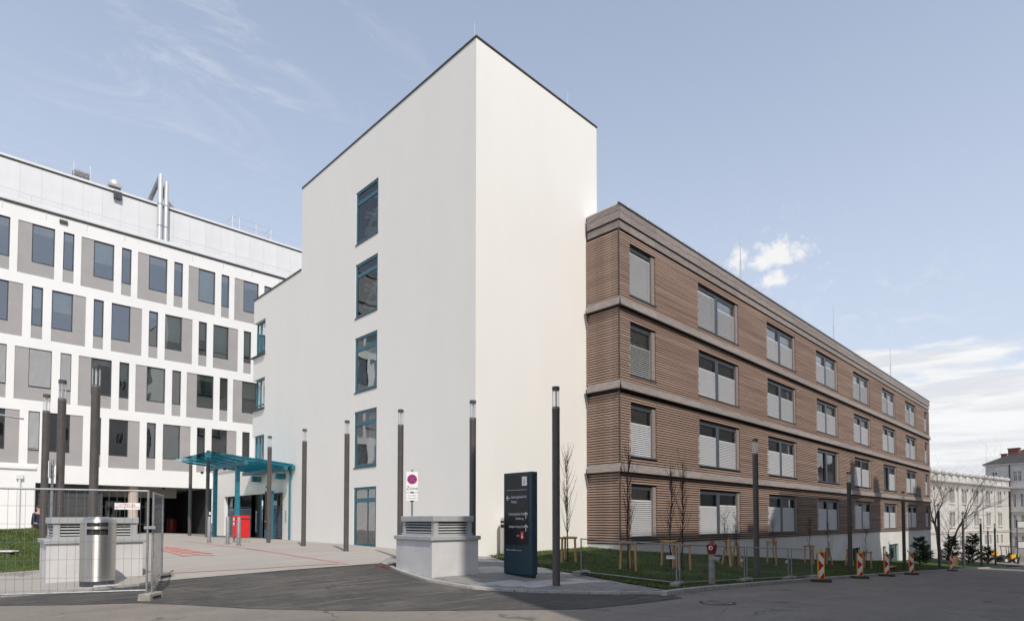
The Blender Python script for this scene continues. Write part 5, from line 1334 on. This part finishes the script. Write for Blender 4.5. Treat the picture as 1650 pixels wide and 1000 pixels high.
def right_house():
    d = Vector((-.228, -.97, 0)).normalized(); rz = math.atan2(d.y, d.x)
    t = thing('grey_house', 'taller old house with a dark hipped roof and brick chimneys at the right edge', 'building', (PR.x + .4, PR.y, 0), rz)
    # local x runs toward the viewer, local -y... facade faces local -y
    x0, x1 = wpx(1590, Vector((PR.x + .4, PR.y)), Vector((d.x, d.y))), 34.0
    z0, zt = -7, 12.7
    q0 = Vector((PR.x + .4, PR.y)); q1 = Vector((d.x, d.y)); rows = [(4.2, 6.9), (0.1, 2.8), (-4.0, -1.4)]
    xx = lambda a, b: (wpx(a, q0, q1), wpx(b, q0, q1))
    cols = [xx(1625, 1629.5), xx(1633, 1638), xx(1645, 1650), xx(1653, 1657)]; up = [xx(1600, 1609), xx(1634, 1640.5), xx(1641.5, 1648)]
    holes = [(c, e, a, b) for c, e in cols for a, b in rows] + [(c, e, 9.4, 11.4) for c, e in up]
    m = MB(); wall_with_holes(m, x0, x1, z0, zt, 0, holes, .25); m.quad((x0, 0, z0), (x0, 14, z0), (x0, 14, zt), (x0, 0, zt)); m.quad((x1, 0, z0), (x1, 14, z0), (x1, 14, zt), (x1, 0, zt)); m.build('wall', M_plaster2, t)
    MB().box(x0 + .2, 1, z0, x1 - .2, 1.1, zt - .1).build('rooms', M_membrane, t)
    for (a, b, c, e) in holes:
        w, h = b - a, e - c; o = frame_mb(w, h, .08, .08, bars_x=((w / 2, .06),), bars_z=((h * .65, .06),)).build('window', M_whitep, t, (a, .15, c)); pane_mb(w, h, .04).build('pane', M_glassdk, o)
    s = MB(); s.box(x0, -.35, 7.9, x1, -.003, 8.2); s.box(x0, -.15, 3.3, x1, -.003, 3.5); s.box(x0, -.15, -.8, x1, -.003, -.6); s.build('string_course', M_plaster2, t)
    MB().box(x0 - .3, -.4, zt, x1 + .3, 14.4, zt + .3).build('eaves', M_plaster2, t)
    r = MB(); e = 5.5
    A_, B_, C_, D_ = (x0 - .5, -.6, zt + .31), (x1 + .5, -.6, zt + .31), (x1 + .5, 14.6, zt + .31), (x0 - .5, 14.6, zt + .31); E_, F_ = (x0 + 6.5, 7, zt + 4.4), (x1 - 6.5, 7, zt + 4.4)
    r.poly([A_, B_, F_, E_]); r.poly([B_, C_, F_]); r.poly([C_, D_, E_, F_]); r.poly([D_, A_, E_]); r.build('roof', M_roof, t)
    for px, dx, h in ((1621, .45, 1.6), (1637, .9, 2.6)):
        c = wpx(px, Vector((PR.x + .4, PR.y)) + Vector((-d.y, d.x)) * 3.5, Vector((d.x, d.y))); k = MB().box(c - dx, 3.2, zt + 1, c + dx, 3.2 + dx, zt + h + .8); k.box(c - dx - .1, 3.1, zt + h + .8, c + dx + .1, 3.3 + dx, zt + h + 1.0); k.build('chimney', M_brick, t)
    MB().tube((.25, -.12, z0), (.25, -.12, zt), .09, n=8).build('downpipe', M_roof, t)
right_house()
# board frame sign by the right house
def street_board():
    p = dpt(1640, 900, 88); t = thing('notice_frame', 'empty metal frame sign with two boards on a pole at the right edge', 'sign', (p.x, p.y, g(p.x, p.y)), -YAW)
    MB().tube((0, 0, 0), (0, 0, 6.6), .06, n=8).build('pole', M_frame, t)
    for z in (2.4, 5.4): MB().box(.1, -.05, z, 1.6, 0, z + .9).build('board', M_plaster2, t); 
    k = MB()
    for z in (2.3, 3.3, 5.3, 6.3): k.box(0, -.06, z, 1.7, .02, z + .1)
    k.build('frame', M_frame, t)
street_board()

# ------------------------------------------------------------------ people
def skin_body(name, bones, m, parent, sub=2):
    """bones: list of chains [(x,y,z,r),...] whose first vertex may repeat an earlier one"""
    vs = []; es = []; rs = []
    for ch in bones:
        last = None
        for (x, y, z, r) in ch:
            k = None
            for i, v in enumerate(vs):
                if (Vector(v) - Vector((x, y, z))).length < 1e-4: k = i
            if k is None: vs.append((x, y, z)); rs.append(r); k = len(vs) - 1
            if last is not None and last != k: es.append((last, k))
            last = k
    me = bpy.data.meshes.new(name); me.from_pydata(vs, es, [])
    o = bpy.data.objects.new(name, me); COL.objects.link(o)
    sk = o.modifiers.new('skin', 'SKIN'); sk.use_smooth_shade = True
    for i, r in enumerate(rs):
        me.skin_vertices[0].data[i].radius = (r, r)
    me.skin_vertices[0].data[0].use_root = True
    sb = o.modifiers.new('sub', 'SUBSURF'); sb.levels = sub; sb.render_levels = sub
    bpy.context.view_layer.update()
    me2 = bpy.data.meshes.new_from_object(o.evaluated_get(bpy.context.evaluated_depsgraph_get()))
    bpy.data.objects.remove(o)
    me2.materials.clear(); me2.materials.append(m); me2.name = name
    q = bpy.data.objects.new(name, me2); link(q, parent); return q
def person(loc, rz, label, top, legs, hair, vest=None, H=1.76, sit=False, stride=.06, cat='person'):
    t = thing('person', label, cat, loc, rz); s = H / 1.76
    if sit:
        leg = lambda k: [(0, 0, .45, .13), (k * .1, 0, .43, .10), (k * .12, -.40, .46, .075), (k * .12, -.42, .10, .05), (k * .12, -.56, .05, .045)]
        b = .45
    else:
        leg = lambda k: [(0, 0, .92, .13), (k * .095, 0, .88, .10), (k * .10, -.02 + k * stride, .48, .072), (k * .10, .02 + k * stride * 1.5, .09, .05), (k * .11, -.14 + k * stride * 1.5, .04, .045)]
        b = .92
    skin_body('body', [[(0, 0, b, .12), (0, 0, b + .30, .11), (0, 0, b + .50, .10), (0, 0, b + .58, .055), (0, -.01, b + .66, .075), (0, -.02, b + .74, .092), (0, -.015, b + .82, .06)],
                       [(0, 0, b + .50, .10), (.17, 0, b + .48, .06), (.22, .02, b + .22, .045), (.20, -.08, b - .02, .035), (.20, -.10, b - .09, .028), (.20, -.115, b - .15, .016)],
                       [(0, 0, b + .50, .10), (-.17, 0, b + .48, .06), (-.22, .02, b + .22, .045), (-.20, -.08, b - .02, .035), (-.20, -.10, b - .09, .028), (-.20, -.115, b - .15, .016)]] + [leg(1), leg(-1)], M_skin, t)
    skin_body('trousers', [[(0, 0, b + .03, .14)] + [(x, y, z, r + .022) for x, y, z, r in leg(1)[1:4]], [(0, 0, b + .03, .14)] + [(x, y, z, r + .022) for x, y, z, r in leg(-1)[1:4]]], legs, t)
    sl = lambda k: [(0, 0, b + .49, .125), (k * .175, 0, b + .475, .082), (k * .225, .02, b + .22, .064), (k * .20, -.08, b + .0, .05)]
    skin_body('jacket', [[(0, 0, b - .04, .145), (0, 0, b + .28, .14), (0, 0, b + .49, .125)], sl(1), sl(-1)], top, t)
    if vest: skin_body('vest', [[(0, 0, b + .02, .165), (0, 0, b + .28, .160), (0, 0, b + .47, .145)]], vest, t)
    h = MB(); 
    skin_body('hair', [[(0, .012, b + .72, .095), (0, .006, b + .80, .098), (0, 0, b + .84, .07)]], hair, t)
    f = MB()
    for k in (-1, 1): f.lathe([(.008, b + .735), (.011, b + .742), (.008, b + .75)], 6, k * .032, -.108)
    f.build('eyes', M_blackp, t)
    for k in (-1, 1): MB().box(k * .11 - .055, -.2 + (0 if sit else k * stride * 1.5), 0, k * .11 + .055, .08 + (0 if sit else k * stride * 1.5), .08).build('shoe', M_blackp, t, bevel=.02) if not sit else None
    t.scale = (s, s, s); return t
p = dpt(62, 850, 24.5); zt = g(p.x, p.y) + .02
person((p.x, p.y, zt), R(200), 'person with brown hair in a dark blue jacket walking behind the left ventilation box', M_navy, M_trouser, M_hair, vest=None, H=1.66)
p = dpt(1641, 912, 92.5)
person((p.x, p.y, g(p.x, p.y)), R(120), 'worker in a yellow green safety vest and dark trousers standing beside the wheel loader', M_trouser, M_trouser, M_hair, vest=M_hivis, H=1.8)

# ------------------------------------------------------------------ wheel loader
def loader():
    p = dpt(1627, 911, 94); t = thing('wheel_loader', 'small yellow and black wheel loader with raised bucket at the end of the street', 'wheel loader', (p.x, p.y, g(p.x, p.y)), -YAW)
    # x to the right in the picture; it points to the left
    b = MB(); b.prism([(-.15, .62), (1.05, .62), (1.12, .8), (1.08, 1.32), (.15, 1.38), (-.15, 1.0)], 'y', -.55, .55); b.build('hood', M_yellow, t, bevel=.04)
    c = MB(); c.box(-1.3, -.45, .42, 1.0, .45, .66); c.box(-1.35, -.3, .6, -.9, .3, 1.25); c.build('chassis', M_rubber, t, bevel=.03)
    for x in (.45, -1.15):
        for y in (-.62, .62):
            w = MB(); w.tube((x, y - .16, .45), (x, y + .16, .45), .45, n=20); o = w.build('wheel', M_rubber, t, bevel=.03); MB().tube((x, y - .17, .45), (x, y + .17, .45), .22, n=14).build('rim', M_plaster, o)
    k = MB(); k.tube((-.75, .5, .7), (-.95, .5, 2.55), .05); k.tube((-.75, -.5, .7), (-.95, -.5, 2.55), .05); k.tube((.25, .5, 1.3), (.35, .5, 2.55), .04); k.tube((.25, -.5, 1.3), (.35, -.5, 2.55), .04); k.build('roll_bar', M_rubber, t)
    MB().box(-1.2, -.62, 2.56, .55, .62, 2.64).build('canopy_roof', M_rubber, t, bevel=.02)
    s = MB().box(-.25, -.25, .9, .2, .25, 1.1); s.box(.12, -.25, 1.1, .22, .25, 1.6); s.build('seat', M_blackp, t)
    a = MB(); a.prism([(-1.2, 1.05), (-1.1, 1.2), (-2.2, 1.0), (-2.6, 1.35), (-2.7, 1.2), (-2.25, .82)], 'y', -.3, -.18); a.prism([(-1.2, 1.05), (-1.1, 1.2), (-2.2, 1.0), (-2.6, 1.35), (-2.7, 1.2), (-2.25, .82)], 'y', .18, .3); a.build('lift_arm', M_rubber, t)
    q = MB(); q.prism([(-2.45, 1.15), (-2.2, 1.75), (-2.75, 1.95), (-3.4, 1.55), (-3.55, 1.45), (-3.0, 1.1)], 'y', -.75, .75); q.build('bucket', M_yellow, t, bevel=.02)
    MB().box(-4.3, -.5, .05, -3.2, .5, .22).build('loading_fork', M_yellow, t)
    return p
lp = loader()
person((lp.x - .05 * RGT.x, lp.y - .05 * RGT.y, g(lp.x, lp.y) + .62), R(-150), 'driver in dark clothes sitting under the roof of the wheel loader', M_trouser, M_trouser, M_hair, sit=True, H=1.7)

# ------------------------------------------------------------------ small things
for px, top, base, lab in ((1193.5, 376.5, 447, 'nearest lightning rod on the roof of the brown building'), (1343.5, 491, 545, 'middle lightning rod on the roof of the brown building'), (1435, 561.5, 601, 'farthest lightning rod on the roof of the brown building')):
    r = ray(px, base); k = (BV + .9) / r.y; x = r.x * k; zt2 = EYE + ray(px, top).z / ray(px, top).y * (BV + .9)
    t = thing('lightning_rod', lab, 'lightning rod', (x, BV + .9, BTOP + .05), 0, 'lightning rods on the brown building')
    h = zt2 - BTOP - .05; MB().tube((0, 0, 0), (0, 0, h * .55), .05, n=6).build('mast', M_alu, t); MB().tube((0, 0, h * .55), (0, 0, h), .03, .02, n=6).build('tip', M_alu, t)
    MB().box(-.2, -.2, 0, .2, .2, .08).build('foot', M_conc, t)
t = thing('roof_cable', 'thin lightning cable on short stands along the edge of the brown roof', 'cable', (0, 0, 0))
k = MB(); k.tube((BU0 + .5, BV + .05, BTOP + .22), (BU1, BV + .05, BTOP + .22), .009, n=4); k.build('cable', M_alu, t)
me = MB().tube((0, 0, 0), (0, 0, .18), .014, n=5).mesh('stand', M_alu)
for i in range(40): inst('stand', me, t, (BU0 + .8 + 1.53 * i, BV + .05, BTOP + .05))
for (x, y, lab) in ((UT + .35, VT + .5, 'thin lightning wire at the top corner of the white tower'), (TR - 1.6, VT + .4, 'thin lightning wire near the right end of the white tower roof')):
    t = thing('lightning_wire', lab, 'lightning rod', (x, y, TTOP)); MB().tube((0, 0, 0), (0, 0, 1.0), .006, .004, n=5).build('wire', M_alu, t)
p = G(1156, 970.5); t = thing('manhole_cover', 'round cast iron manhole cover in the road in front of the hydrant', 'manhole cover', (p.x, p.y, p.z + .004), 0)
MB().lathe([(.34, 0), (.34, .005), (.30, .005)], 28).build('ring', M_rubber, t); MB().lathe([(.29, 0), (.29, .009)], 28).build('lid', M_conc, t)
k = MB()
for i in range(-3, 4): k.box(-.22, i * .07 - .012, .009, .22, i * .07 + .012, .013)
k.build('ribs', M_rubber, t)
p = G(633, 911.5); t = thing('drain_cover', 'rust brown drain cover set in the pavement left of the ventilation box', 'drain cover', (p.x, p.y, g(p.x, p.y)), R(2))
MB().box(-.45, -.28, .0, .45, .28, .055).build('frame', M_brick, t)
k = MB()
for i in range(9): k.box(-.4 + .09 * i, -.24, .055, -.35 + .09 * i, .24, .06)
k.build('bars', M_rubber, t)
p = G(6, 892); t = thing('white_board', 'small white board lying on the grass slope at the left edge', 'board', (p.x, p.y, p.z + .07), R(-45)); MB().box(-.35, -.12, 0, .35, .12, .04).build('board', M_whitep, t)
r = ray(277, 850); k = (LVD + 5.5) / r.y; t = thing('red_barrel', 'dark red waste barrel standing in the dark passage', 'barrel', (r.x * k, r.y * k, .72)); MB().lathe([(.36, 0), (.38, .4), (.36, .98), (.30, 1.0)], 18).build('drum', M_hydred, t, smooth=True); MB().lathe([(.38, 1.0), (.36, 1.06)], 18).build('lid', M_blackp, t)
p = dpt(1539, 917, 57); t = thing('wooden_crate', 'pale wooden crate beside the farthest warning board', 'crate', (p.x, p.y, g(p.x, p.y)), 0)
for i in range(4): MB().box(-.22, -.22, .04 + .22 * i, .22, .22, .22 + .22 * i).build('board', M_stake, t)
p = G(1437, 919); t = thing('wooden_bench', 'low plank on two blocks on the lawn at the sunlit plinth', 'bench', (p.x, p.y, p.z), 0)
MB().box(-.5, -.12, .22, .5, .12, .28).build('plank', M_stake, t)
for x in (-.4, .3): MB().box(x, -.1, 0, x + .12, .1, .218).build('block', M_brick, t)
# railing by the ornate house
p = dpt(1522, 885, 92); q = dpt(1573, 885, 100); a = (q - p); t = thing('garden_railing', 'thin iron railing before the ornate house', 'railing', (p.x, p.y, -2.9), math.atan2(a.y, a.x)); Lr = math.hypot(a.x, a.y)
k = MB()
for i in range(int(Lr / .35)): k.box(.35 * i, 0, 0, .35 * i + .03, .03, 1.3)
k.build('bars', M_frame, t, kind='stuff'); k = MB(); k.box(0, -.01, 1.25, Lr, .04, 1.32); k.box(0, -.01, .1, Lr, .04, .16); k.build('rails', M_frame, t)
MB().box(0, .1, -3, Lr, .4, 0).build('base_wall', M_plaster2, t)

# ------------------------------------------------------------------ apartment block across the street (behind the viewer)
def block():
    t = thing('apartment_block', 'pale apartment block across the street that throws its shade over the road and lawn', 'building')
    vc = -6.0; dt = (BV - vc) / 0.924; du = -0.382 * dt; dz = dt * math.tan(SUN_EL)
    u0 = 2.55
    def prof(x0, x1, z): return (x0 + du, x1 + du, z + dz)
    parts = []
    def wall(x0, x1, zt, name='wall', depth=11):
        m = MB(); m.box(x0, vc - depth, -6, x1, vc, zt); m.build(name, M_plaster, t)
    z1 = 1.05 + dz
    wall(u0, 38.3 + du, z1)
    wall(38.3 + du + .01, 59.9 + du, 3.35 + dz)
    wall(71.6 + du, 105 + du, 3.5 + dz)
    # sloping end of the taller roof and two chimneys
    for a, b, h in ((52.6, 54.4, 6.6), (59.0, 60.6, 5.6), (74.0, 77.0, 5.5), (33.5, 34.6, 1.6)):
        MB().box(a + du, vc - 1.4, z1 - 2, b + du, vc - .2, h + dz).build('chimney', M_brick, t)
    MB().prism([(36.4 + du, z1 - .02), (38.3 + du, z1 - .02), (38.3 + du, 3.35 + dz)], 'y', vc - 9, vc - .02).build('roof_slope', M_roof, t)
    wm = (frame_mb(1.2, 2.0, .08, .08, bars_x=((.6, .06),)).mesh('window', M_whitep), pane_mb(1.2, 2.0, .04).mesh('pane', M_glassdk))
    for f in range(6):
        for i in range(16):
            x = u0 + 2 + 3.0 * i; 
            o = inst('window', wm[0], t, (x + 1.2, vc + .08, 1.2 + 3.6 * f), R(180)); inst('pane', wm[1], o)
block()

# the arm of a street light reaching in from beyond the left edge
a = dpt(-45, 660, 20.0); b = dpt(38, 674.5, 20.4)
t = thing('sign_arm', 'thin grey metal arm reaching in from the left edge in front of the white building', 'metal arm', (a.x, a.y, g(a.x, a.y)), 0)
MB().tube((0, 0, 0), (0, 0, a.z - g(a.x, a.y) + .1), .05, n=10).build('post', M_galv, t, smooth=True)
MB().tube((0, 0, a.z - g(a.x, a.y)), (b.x - a.x, b.y - a.y, b.z - g(a.x, a.y)), .04, .03, n=8).build('arm', M_galv, t, smooth=True)
